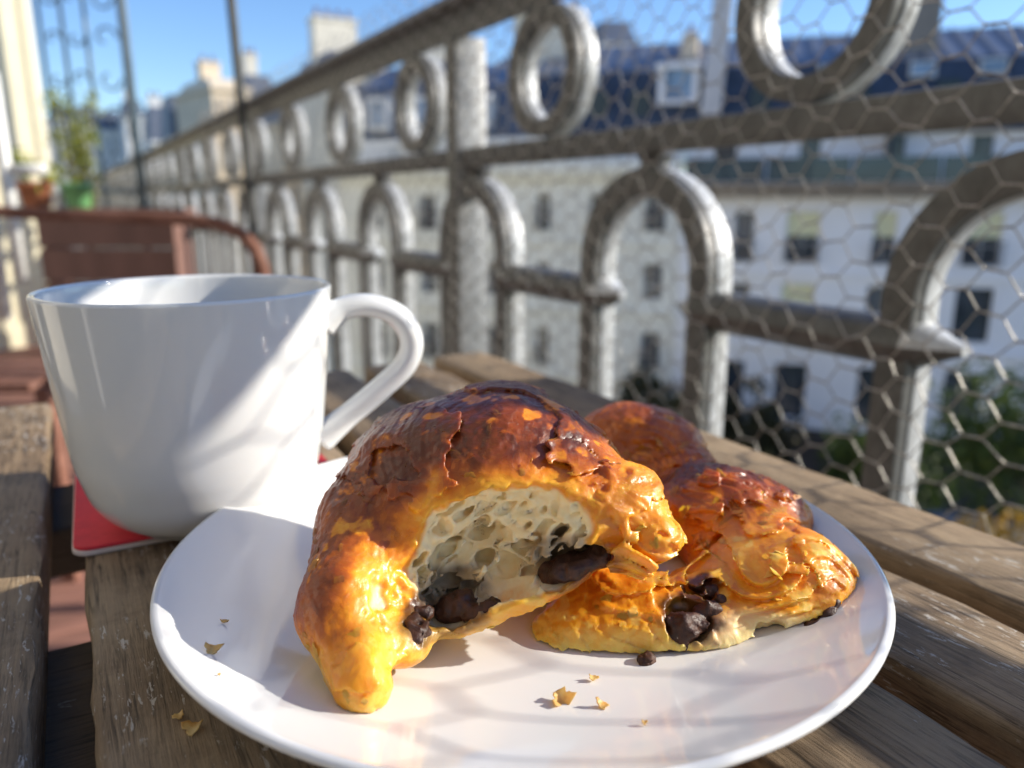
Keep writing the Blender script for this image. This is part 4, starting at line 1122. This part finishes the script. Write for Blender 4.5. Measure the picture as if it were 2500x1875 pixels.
# bigger bubbles in the middle: thin the seeds there
dm_ = np.sqrt((((seeds - np.array(pv(1070, 1240, .18))) / np.array([.020, .03, .012])) ** 2).sum(1))
seeds = seeds[cr_rng.uniform(0, 1, NC) < np.clip(.16 + .75 * (dm_ - .40), .14, .9)].astype(F)
sb = p1_bite(seeds); seeds = seeds[(sb > -.004) & (sb < .018)]
SQM = np.array([[math.cos(R(32)), 0, math.sin(R(32))], [0, 1, 0], [-math.sin(R(32)), 0, math.cos(R(32))]], F)   # bubbles stretched along the slope
SQS = np.array([.55, .85, 1.2], F)
def cells(p):
    w = p + np.stack([vnoise(p * 260, 21), vnoise(p * 260, 22), vnoise(p * 260, 23)], 1) * F(.0014)
    P = (w @ SQM.T) * SQS; S = (seeds @ SQM.T) * SQS
    f1 = np.full(len(p), 9, F); f2 = f1.copy()
    # bin the points, compare each bin only with the seeds near it
    g = np.floor(P / F(.008)).astype(np.int64); key = (g[:, 0] + 512) * 1048576 + (g[:, 1] + 512) * 1024 + (g[:, 2] + 512)
    order = np.argsort(key, kind='stable'); ks, st = np.unique(key[order], return_index=True); st = list(st) + [len(key)]
    for a, b in zip(st[:-1], st[1:]):
        idx_ = order[a:b]; Q = P[idx_]; lo_, hi_ = Q.min(0) - F(.009), Q.max(0) + F(.009)
        Sn = S[((S > lo_) & (S < hi_)).all(1)]
        if len(Sn) < 2: continue
        dd = ((Q[:, None, :] - Sn[None]) ** 2).sum(2); dd.partition(1, axis=1); f1[idx_] = dd[:, 0]; f2[idx_] = dd[:, 1]
    return np.sqrt(f1), np.sqrt(f2)
pocketL, pocketR = hit(975, 1300, base1, .0030), hit(1235, 1218, base1, .0030)
BUB = []
for k_ in range(26):
    px_, py_ = cr_rng.uniform(925, 1330), cr_rng.uniform(1110, 1330)
    big_ = cr_rng.uniform(.5, 1) * (1.75 if (px_ < 1130 and 1150 < py_ < 1290) else .85)
    BUB.append((hit(px_, py_, base1, cr_rng.uniform(.0004, .0035)), (.0046 * big_, .0044 * big_, .0022 * big_), (cr_rng.uniform(-15, 15), -cr_rng.uniform(15, 55), cr_rng.uniform(-20, 20))))
BUB += [(hit(1005, 1212, base1, .003), (.0088, .0060, .0044), (0, -38, 0)), (hit(1078, 1238, base1, .0025), (.0062, .0055, .0032), (0, -52, 0)), (hit(1135, 1175, base1, .002), (.0050, .0045, .0022), (0, -35, 0)), (hit(965, 1180, base1, .002), (.0045, .004, .0020), (0, -45, 0))]
def detail1(p, d):
    o = p1_outer(p); b = p1_bite(p)
    # laminated crust: fine shallow sheets and blisters
    wrp = p + np.stack([vnoise(p * 120, 31)] * 3, 1) * F(.002)
    lam = np.abs(vnoise(wrp * np.array([90, 60, 240], F), 33)); bl_ = fbm(p * 150, 3, 35)
    o2 = o + F(.0006) * (lam - .4) - F(.0004) * bl_ - F(.00014) * vnoise(p * 900, 36) - F(.0015) * np.clip(vnoise(p * 60, 38), 0, 1)
    t_ = (wrp @ np.array([.35, -.45, .82], F)) + F(.004) * fbm(p * 55, 2, 131); sw_ = (t_ / F(.0036)) % 1
    o2 = o2 - F(.0010) * (sw_ - .5) * ss(.012, .026, p[:, 0]) - F(.00025) * (sw_ - .5) * (1 - ss(.012, .026, p[:, 0])) - F(.00014) * (((t_ + F(.0008) * vnoise(p * 210, 133)) / F(.0013)) % 1 - .5)
    res = np.maximum(o2, -b)
    zone = (b < .0175) & (o < -.0010) & (p[:, 0] > -.031)
    if zone.any():
        z = np.where(zone)[0]; f1, f2 = cells(p[z]); wall = F(.00046) + F(.0004) * (vnoise(p[z] * 110, 41) * .5 + .5) + F(.0026) * ss(-.0042, -.0012, o[z]) + F(.003) * ss(.012, .0175, b[z])
        hole = (wall - (f2 - f1)) * F(.5)            # positive in the wall
        res[z] = np.maximum(res[z], -hole)
        wv = p[z] + np.stack([vnoise(p[z] * 330, 24), vnoise(p[z] * 330, 25), vnoise(p[z] * 330, 26)], 1) * F(.0009)
        for c, r_, rt in BUB:
            e = ellip(wv, c, r_, rt); res[z] = np.where(o[z] < -.0018, np.maximum(res[z], -e), res[z])
    allow = ss(.0005, .003, b) * ss(.010, .018, p[:, 2])
    res = np.where(b > .0002, peel(p, o2, res, 141, .27, 42, .0012, allow=allow), res)
    res = np.where(b > .0002, peel(p, o2, res, 151, .15, 70, .0022, allow=allow * ss(.012, .022, p[:, 0])), res)
    for c, r_, rt in ((pocketL, (.0072, .010, .0050), (0, -25, 0)), (pocketR, (.0096, .011, .0044), (0, -20, 0))):
        res = np.maximum(res, -(ellip(p, c, r_, rt) + F(.0012) * vnoise(p * 420, 44)))
    return res
v, q = sculpt(np.array(pv(1050, 1200, .19)) - (.058, .060, .048), np.array(pv(1050, 1200, .19)) + (.058, .066, .044),   .00049, base1, detail1, .0165)
o_ = p1_outer(v); b_ = p1_bite(v); n_ = vnormals(v, q)
nb = fbm(v * 90, 3, 51); nf = fbm(v * 420, 2, 52)
crumb = np.clip(ss(-.0008, -.0024, o_ + .0004 * nf) * ss(.030, .016, b_) * ss(-.037, -.030, v[:, 0]), 0, 1)
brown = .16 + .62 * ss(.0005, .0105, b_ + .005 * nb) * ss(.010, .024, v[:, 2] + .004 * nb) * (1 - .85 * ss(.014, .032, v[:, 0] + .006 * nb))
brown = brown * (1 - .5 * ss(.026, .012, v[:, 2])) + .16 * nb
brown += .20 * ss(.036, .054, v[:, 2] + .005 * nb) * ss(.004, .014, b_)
pale = ss(.22, .36, fbm(v * np.array([170, 170, 260], F), 3, 55)) * ss(.6, .9, n_[:, 2])
brown = brown - .55 * pale * ss(.5, .8, brown)
brown = np.clip(brown, 0, 1)
def near(c, r): return ss(1.35, .85, np.sqrt((((v - np.array(c)) / np.array(r)) ** 2).sum(1)) + .22 * fbm(v * 300, 2, 57))
cho = np.clip(near(pocketL, (.0092, .014, .0066)) + near(pocketR, (.0108, .016, .0062)) * .85 + near(hit(908, 1352, base1), (.0052, .006, .0048)), 0, 1) * np.clip(.72 + .5 * nb, .4, 1)
p1 = tag(empty('pain_au_chocolat', pv(1050, 1200, .19)), 'bitten half of a chocolate pastry showing its airy crumb, leaning on the other piece', 'pastry')
org1 = np.array(p1.location, F)
v1 = v - org1
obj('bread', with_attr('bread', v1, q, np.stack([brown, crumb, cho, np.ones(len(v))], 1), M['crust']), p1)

def blobs(name, parts, seed, h=.00045, rough=.0012, freq=380):
    cs = np.array([c for c, r, t in parts]); rs = max(max(r) for c, r, t in parts)
    def bs(p):
        d = None
        for c, r, t in parts:
            e = ellip(p, c, r, t); d = e if d is None else smin(d, e, .0015)
        return d
    return sculpt(cs.min(0) - rs - .003, cs.max(0) + rs + .003, h, bs, lambda p, d: d + F(rough) * fbm(p * freq, 3, seed) - F(rough * .6) * np.abs(vnoise(p * freq * .5, seed + 5)), .003)
def add_choc(name, parts, root, org, seed, **k):
    v, q = blobs(name, parts, seed, **k)
    return obj(name, fast_mesh(name, v - np.array(org, F), q, True, M['choc']), root)
def smear(path, n, fn, seed, r0=.0013, r1=.0030, spread=14, off=.0010):
    r = random.Random(seed); out_ = []
    for i in range(n):
        f = (i + r.random()) / n * (len(path) - 1); k = min(int(f), len(path) - 2); f -= k
        px = path[k][0] + (path[k + 1][0] - path[k][0]) * f + r.gauss(0, spread); py = path[k][1] + (path[k + 1][1] - path[k][1]) * f + r.gauss(0, spread)
        q_ = r.uniform(r0, r1); out_.append((hit(px, py, fn, off + q_ * .45), (q_ * r.uniform(.8, 1.6), q_ * .7, q_ * r.uniform(.5, 1.0)), (r.uniform(-30, 30), r.uniform(-60, 10), 0)))
    return out_
fl1 = scatter_flakes(v1, n_, brown, (crumb < .1) & (cho < .15) & (b_ > .0012) & (v[:, 2] > .010) & (o_ < .0012), 130, 5, (.3, .8, .3), (.0010, .0024))
tag(obj('crust_flakes', fl1, p1), kind='stuff')
add_choc('chocolate', [(hit(985, 1312, base1, .0062), (.0056, .0042, .0034), (0, -22, 0)), (hit(1040, 1318, base1, .0022), (.0052, .003, .0016), (0, -25, 0))], p1, org1, 61)
add_choc('chocolate', [(hit(1225, 1228, base1, .0068), (.0076, .005, .0030), (0, -20, 0)), (hit(1285, 1205, base1, .0045), (.0042, .004, .0022), (0, -20, 0))], p1, org1, 64)
add_choc('chocolate', smear([(915, 1318), (900, 1345), (892, 1385)], 11, base1, 12, .0011, .0024, 10, .0006) , p1, org1, 67, rough=.0014, freq=500)

# loose flakes: curled paper-thin sheets with ragged edges
def flake_mesh(name, w, l, curl, seed, th=.00022, rag=.35, mat='flake'):
    r = random.Random(seed); n = 20; rings = 5; ph = [r.uniform(0, 6.28) for _ in range(6)]; vs = []
    def pt(fr, a):
        rag_ = 1 + rag * (.5 * math.sin(3 * a + ph[0]) + .3 * math.sin(5 * a + ph[1]) + .3 * math.sin(9 * a + ph[2])) * fr
        x, y = math.cos(a) * fr * w / 2 * rag_, math.sin(a) * fr * l / 2 * rag_
        z = curl * ((x / w * 2) ** 2) * w + .12 * curl * w * math.sin(y / l * 6 + ph[3]) + w * .05 * math.sin(x / w * 9 + ph[4]) * fr
        return Vector((x, y, z))
    vs = [pt(0, 0)] + [pt(k / rings, 2 * math.pi * i / n) for k in range(1, rings + 1) for i in range(n)]
    fs = [(0, 1 + i, 1 + (i + 1) % n) for i in range(n)] + [(1 + (k - 1) * n + i, 1 + k * n + i, 1 + k * n + (i + 1) % n, 1 + (k - 1) * n + (i + 1) % n) for k in range(1, rings) for i in range(n)]
    N = len(vs); vs2 = [p - Vector((0, 0, th)) for p in vs]
    f2 = [tuple(i + N for i in reversed(f)) for f in fs] + [(1 + (rings - 1) * n + (i + 1) % n, 1 + (rings - 1) * n + i, N + 1 + (rings - 1) * n + i, N + 1 + (rings - 1) * n + (i + 1) % n) for i in range(n)]
    return mesh(name, vs + vs2, fs + f2, True, M[mat])
# (px, py, depth, width, length, curl, tilt, roll, turn)
for k_, (px, py, Y, w_, l_, cu, rx, ry, rz) in enumerate([
    (1285, 950, .207, .012, .0055, .25, 10, 38, 5), (1238, 925, .214, .010, .005, .3, 5, 30, 20), (1385, 1072, .1865, .010, .009, .3, 60, 40, 10), (1432, 1110, .1815, .008, .010, .35, 70, 55, -15),
    (1345, 1035, .1925, .010, .007, .25, 35, 40, 15), (1455, 1165, .1775, .007, .008, .4, 75, 60, 0), (1400, 1040, .190, .009, .005, .3, 30, 35, 0),
    (975, 1155, .184, .010, .006, .2, 62, -20, 30), (945, 1200, .1795, .007, .007, .25, 70, -35, 10), (1010, 1100, .189, .010, .005, .2, 50, -10, 10),
    (1130, 1050, .187, .012, .004, .2, 45, 5, 0), (1235, 1075, .186, .010, .004, .25, 50, 12, 0), (700, 1390, .1575, .006, .008, .35, 60, -60, 0), (735, 1365, .155, .007, .005, .3, 70, -30, 10),
    (905, 1425, .1545, .008, .005, .3, 60, -10, 0), (870, 1240, .172, .007, .010, .25, 75, -55, 15)]):
    m_ = flake_mesh('flake', w_, l_, cu, 100 + k_)
    0 and obj('flake', m_, p1, Vector(pv(px, py, Y)) - Vector(p1.location), (R(rx), R(ry), R(rz)))

# ---------------- pastry 2: whole end piece lying behind and to the right
SW = np.array(pv(1650, 1285, .193), F)        # centre of the swirl on its end
def p2_outer(p):
    q = p.copy(); q += np.stack([vnoise(p * 45, 73), vnoise(p * 45, 74), vnoise(p * 45, 75)], 1) * F(.0018)
    d = capsule(q, pv(1650, 1255, .200), pv(1470, 1040, .258), .0155, .0140)
    d = smin(d, capsule(q, pv(1300, 1300, .197), pv(1330, 1030, .266), .0130, .0150), .008)
    d = smin(d, ellip(q, pv(1378, 958, .272), (.0245, .016, .0155), (0, 8, 0)), .004)
    d = smin(d, ellip(q, pv(1590, 1115, .229), (.0255, .019, .0140), (0, 10, 0)), .009)
    d = smin(d, ellip(q, pv(1675, 1270, .1945), (.0215, .0190, .0145), (0, 6, 0)), .008)
    d = smin(d, ellip(q, pv(1430, 1345, .1850), (.030, .0170, .0115), (0, 0, 0)), .010)
    d = smin(d, ellip(q, pv(1240, 1385, .1800), (.0125, .0105, .0066), (0, 0, 0)), .005)
    return np.maximum(d, plate_z(p) - p[:, 2])
def detail2(p, d):
    o = d
    w1 = p + np.stack([vnoise(p * 60, 81), vnoise(p * 60, 82), vnoise(p * 60, 83)], 1) * F(.0065)
    rr = np.sqrt(((w1 - SW)[:, 0] * F(.8)) ** 2 + ((w1 - SW)[:, 2] * F(1.25)) ** 2)
    ph = rr / F(.0040) + np.arctan2((w1 - SW)[:, 2], (w1 - SW)[:, 0]) / F(2 * math.pi)
    sw_ = 1 - (ph % 1); tri = np.where(sw_ > .88, (1 - sw_) / .12 * .88, sw_); va = .45 + .75 * np.clip(vnoise(p * 70, 88) + .5, 0, 1)
    wfront = ss(.226, .196, p[:, 1]) * (.12 + .88 * ss(.032, .048, p[:, 0]))
    t2 = (w1 @ np.array([.55, .10, 1.0], F)) + F(.003) * vnoise(p * 50, 132)
    o = o - F(.0007) * np.clip(vnoise(p * 60, 135) + .5, 0, 1) * ((t2 / F(.0034)) % 1 - .5) * (1 - wfront) - F(.0002) * ((t2 / F(.0011)) % 1 - .5)
    pz_ = ss(.0, .0045, p[:, 2] - plate_z(p)); wfront = wfront * pz_
    o = o - F(.0021) * wfront * va * (tri - .5)
    lam = np.abs(vnoise(w1 * np.array([70, 150, 320], F), 84)) 
    o = o + F(.0011) * (lam - .45) * (1 - .4 * wfront) * pz_
    o = o - F(.0007) * fbm(p * 130, 3, 86) - F(.0002) * vnoise(p * 850, 87)
    base_o = o
    # furrows between the folds
    for a, b, r_ in ((pv(1400, 1075, .225), pv(1545, 1150, .205), .0022), (pv(1545, 1150, .205), pv(1760, 1125, .222), .0020), (pv(1410, 1035, .243), pv(1570, 1015, .250), .0024), (pv(1545, 1150, .203), pv(1330, 1305, .183), .0018), (pv(1600, 1165, .203), pv(1790, 1195, .203), .0012)):
        o = np.maximum(o, -(capsule(w1, a, b, r_, r_ * .7) + F(.0004)))
    for c, r_ in ((hit(1484, 1338, p2_outer, .0010), (.0062, .0065, .0058)), (hit(1512, 1272, p2_outer, .0008), (.0042, .0045, .0032)), (hit(1655, 1360, p2_outer, .0005), (.0045, .0030, .0020))):
        o = np.maximum(o, -(ellip(p, c, r_, (0, -20, 0)) + F(.001) * vnoise(p * 400, 89)))
    al = ss(.013, .020, p[:, 2])
    o = peel(p, base_o, o, 241, .26, 45, .0014, allow=al)
    o = peel(p, base_o, o, 251, .18, 75, .0020, allow=al * ss(.23, .20, p[:, 1]))
    return o
v, q = sculpt((-.012, .150, .002), (.108, .312, .062), .0005, p2_outer, detail2, .005)
o_ = p2_outer(v); n_ = vnormals(v, q); nb = fbm(v * 80, 3, 91)
front = ss(.215, .190, v[:, 1] + .004 * nb)
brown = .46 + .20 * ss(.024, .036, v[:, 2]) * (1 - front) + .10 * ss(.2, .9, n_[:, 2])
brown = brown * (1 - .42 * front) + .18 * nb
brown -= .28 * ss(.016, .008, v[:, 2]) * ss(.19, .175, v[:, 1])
dark = ss(1.2, .6, np.sqrt((((v - np.array(pv(1560, 1060, .232))) / np.array([.028, .016, .012])) ** 2).sum(1)))
brown += .30 * dark - .45 * ss(.0001, .0022, o_) * front * 0
brown -= .30 * ss(.25, .40, fbm(v * np.array([160, 120, 300], F), 3, 95)) * ss(.4, .8, n_[:, 2])
brown = np.clip(brown, .02, 1)
cream = ss(1.2, .7, np.sqrt((((v - np.array(hit(1620, 1370, p2_outer))) / np.array([.016, .008, .0055])) ** 2).sum(1)) + .3 * nb)
crumb = np.clip(cream * .55, 0, 1)
cho = np.clip(ss(1.3, .8, np.sqrt((((v - np.array(hit(1490, 1330, p2_outer))) / np.array([.0078, .007, .0072])) ** 2).sum(1)) + .35 * fbm(v * 330, 2, 97)) + ss(1.3, .8, np.sqrt((((v - np.array(hit(1512, 1275, p2_outer))) / np.array([.005, .006, .004])) ** 2).sum(1)) + .35 * fbm(v * 330, 2, 98)), 0, 1) * .9
p2 = tag(empty('pain_au_chocolat', (.05, .22, .0062)), 'whole glossy end of a chocolate pastry with layered swirl, lying flat on the plate', 'pastry')
org2 = np.array(p2.location, F)
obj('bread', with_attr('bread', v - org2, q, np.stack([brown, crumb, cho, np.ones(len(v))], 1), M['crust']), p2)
fl2 = scatter_flakes(v - org2, n_, brown, (crumb < .1) & (cho < .15) & (v[:, 2] > .012), 150, 9, (.75, .5, .2), (.0011, .0028))
tag(obj('crust_flakes', fl2, p2), kind='stuff')
add_choc('chocolate', smear([(1440, 1385), (1480, 1345), (1540, 1305)], 17, p2_outer, 4), p2, org2, 101, rough=.0016, freq=420)
add_choc('chocolate', smear([(1490, 1265), (1530, 1268), (1548, 1295)], 7, p2_outer, 6, .0009, .0018, 6, .0006), p2, org2, 104, rough=.0010, freq=480)
add_choc('chocolate', smear([(1800, 1300), (1790, 1335), (1752, 1368), (1735, 1380)], 9, p2_outer, 8, .0011, .0019, 5, .0006), p2, org2, 107, rough=.0010, freq=420)
for k_, (px, py, Y, w_, l_, cu, rx, ry, rz) in enumerate([
    (1590, 1058, .223, .007, .0035, .2, -5, 8, 20), (1560, 1158, .201, .018, .004, .15, 40, 8, 5), (1690, 1140, .211, .017, .004, .12, 35, 15, 0), (1650, 1172, .203, .020, .004, .12, 45, 14, -5),
    (1735, 1205, .196, .014, .004, .2, 50, 30, -10), (1430, 1140, .200, .015, .004, .12, 40, -25, 10), (1625, 1270, .1765, .010, .006, .25, 70, -12, 0), (1720, 1290, .1775, .006, .011, .3, 80, 40, -10),
    (1670, 1345, .1740, .007, .008, .35, 80, 20, 0), (1560, 1375, .1730, .009, .004, .25, 75, 5, 0), (1350, 1345, .1760, .008, .006, .3, 75, -12, 0), (1500, 1230, .182, .016, .0035, .15, 50, -25, 10),
    (1540, 1100, .214, .010, .003, .15, 25, 5, 25)]):
    0 and     obj('flake', flake_mesh('flake', w_, l_, cu, 300 + k_), p2, Vector(pv(px, py, Y)) - Vector(p2.location), (R(rx), R(ry), R(rz)))

# ---------------- crumbs on plate and table
def crumb_at(px, py, z, w_, l_, label, seed, rot=(10, 5, 0), mat='flake', group=None, curl=.2):
    w_ *= .72; l_ *= .72
    d = Vector(at(px, py, 1.0)) - Vector((0, 0, CAM_H)); 
    for _ in range(12):
        k = (z - CAM_H) / d.z; p = Vector((0, 0, CAM_H)) + d * k
        if z > .004: z = .5 * z + .5 * float(plate_z(np.array([tuple(p)], F))[0])
    tag(obj('pastry_crumb', flake_mesh('pastry_crumb', w_, l_, curl, seed, th=.0003, rag=.38, mat=mat), None, p + Vector((0, 0, .0003)), tuple(R(a) for a in rot)), label, 'crumb', group)
G = 'pastry crumbs'
crumb_at(1215, 1512, .0062, .0068, .0060, 'curled golden flake on the plate in front of the bitten pastry', 401, (22, -12, 20), group=G, curl=.28)
crumb_at(1300, 1523, .0062, .0042, .0028, 'small pale flake on the plate, right of the curled golden flake', 402, (8, 20, -30), group=G)
crumb_at(1282, 1466, .0062, .0030, .0022, 'tiny brown crumb on the plate between the two pastries', 403, (5, 5, 0), group=G)
crumb_at(1392, 1562, .0064, .0016, .0014, 'minute yellow crumb nearest the front rim of the plate', 404, group=G)
crumb_at(460, 1405, .0085, .0050, .0038, 'ragged brown flake near the left rim of the plate', 405, (18, 10, 10), group=G, curl=.28)
crumb_at(486, 1343, .0075, .0026, .0014, 'tiny brown crumb above the ragged flake at the left of the plate', 406, group=G)
crumb_at(474, 1458, .0095, .0009, .0008, 'speck of crumb below the ragged flake at the left of the plate', 407, group=G)
crumb_at(415, 1573, .0006, .0058, .0052, 'larger golden flake lying on the table slat left of the plate', 408, (6, 8, 0), group=G)
crumb_at(386, 1548, .0006, .0034, .0026, 'small golden flake beside the larger one on the table slat', 409, (5, -8, 30), group=G)
ck = tag(empty('chocolate_crumb', tuple(Vector(pv(1393, 1428, .1665)))), 'dark chocolate crumb on the plate below the whole pastry', 'crumb', G)
v, q = blobs('c', [(pv(1393, 1428, .1665), (.0020, .0018, .0014), (0, 0, 0)), (pv(1403, 1420, .1668), (.0012, .001, .0012), (0, 0, 0))], 111, h=.0003, rough=.0008, freq=900)
ck_m = fast_mesh('chocolate_crumb', v - np.array(ck.location, F), q, True, M['choc'])
loc_ = tuple(ck.location); bpy.data.objects.remove(ck)
tag(obj('chocolate_crumb', ck_m, None, loc_), 'dark chocolate crumb on the plate below the whole pastry', 'crumb', G)
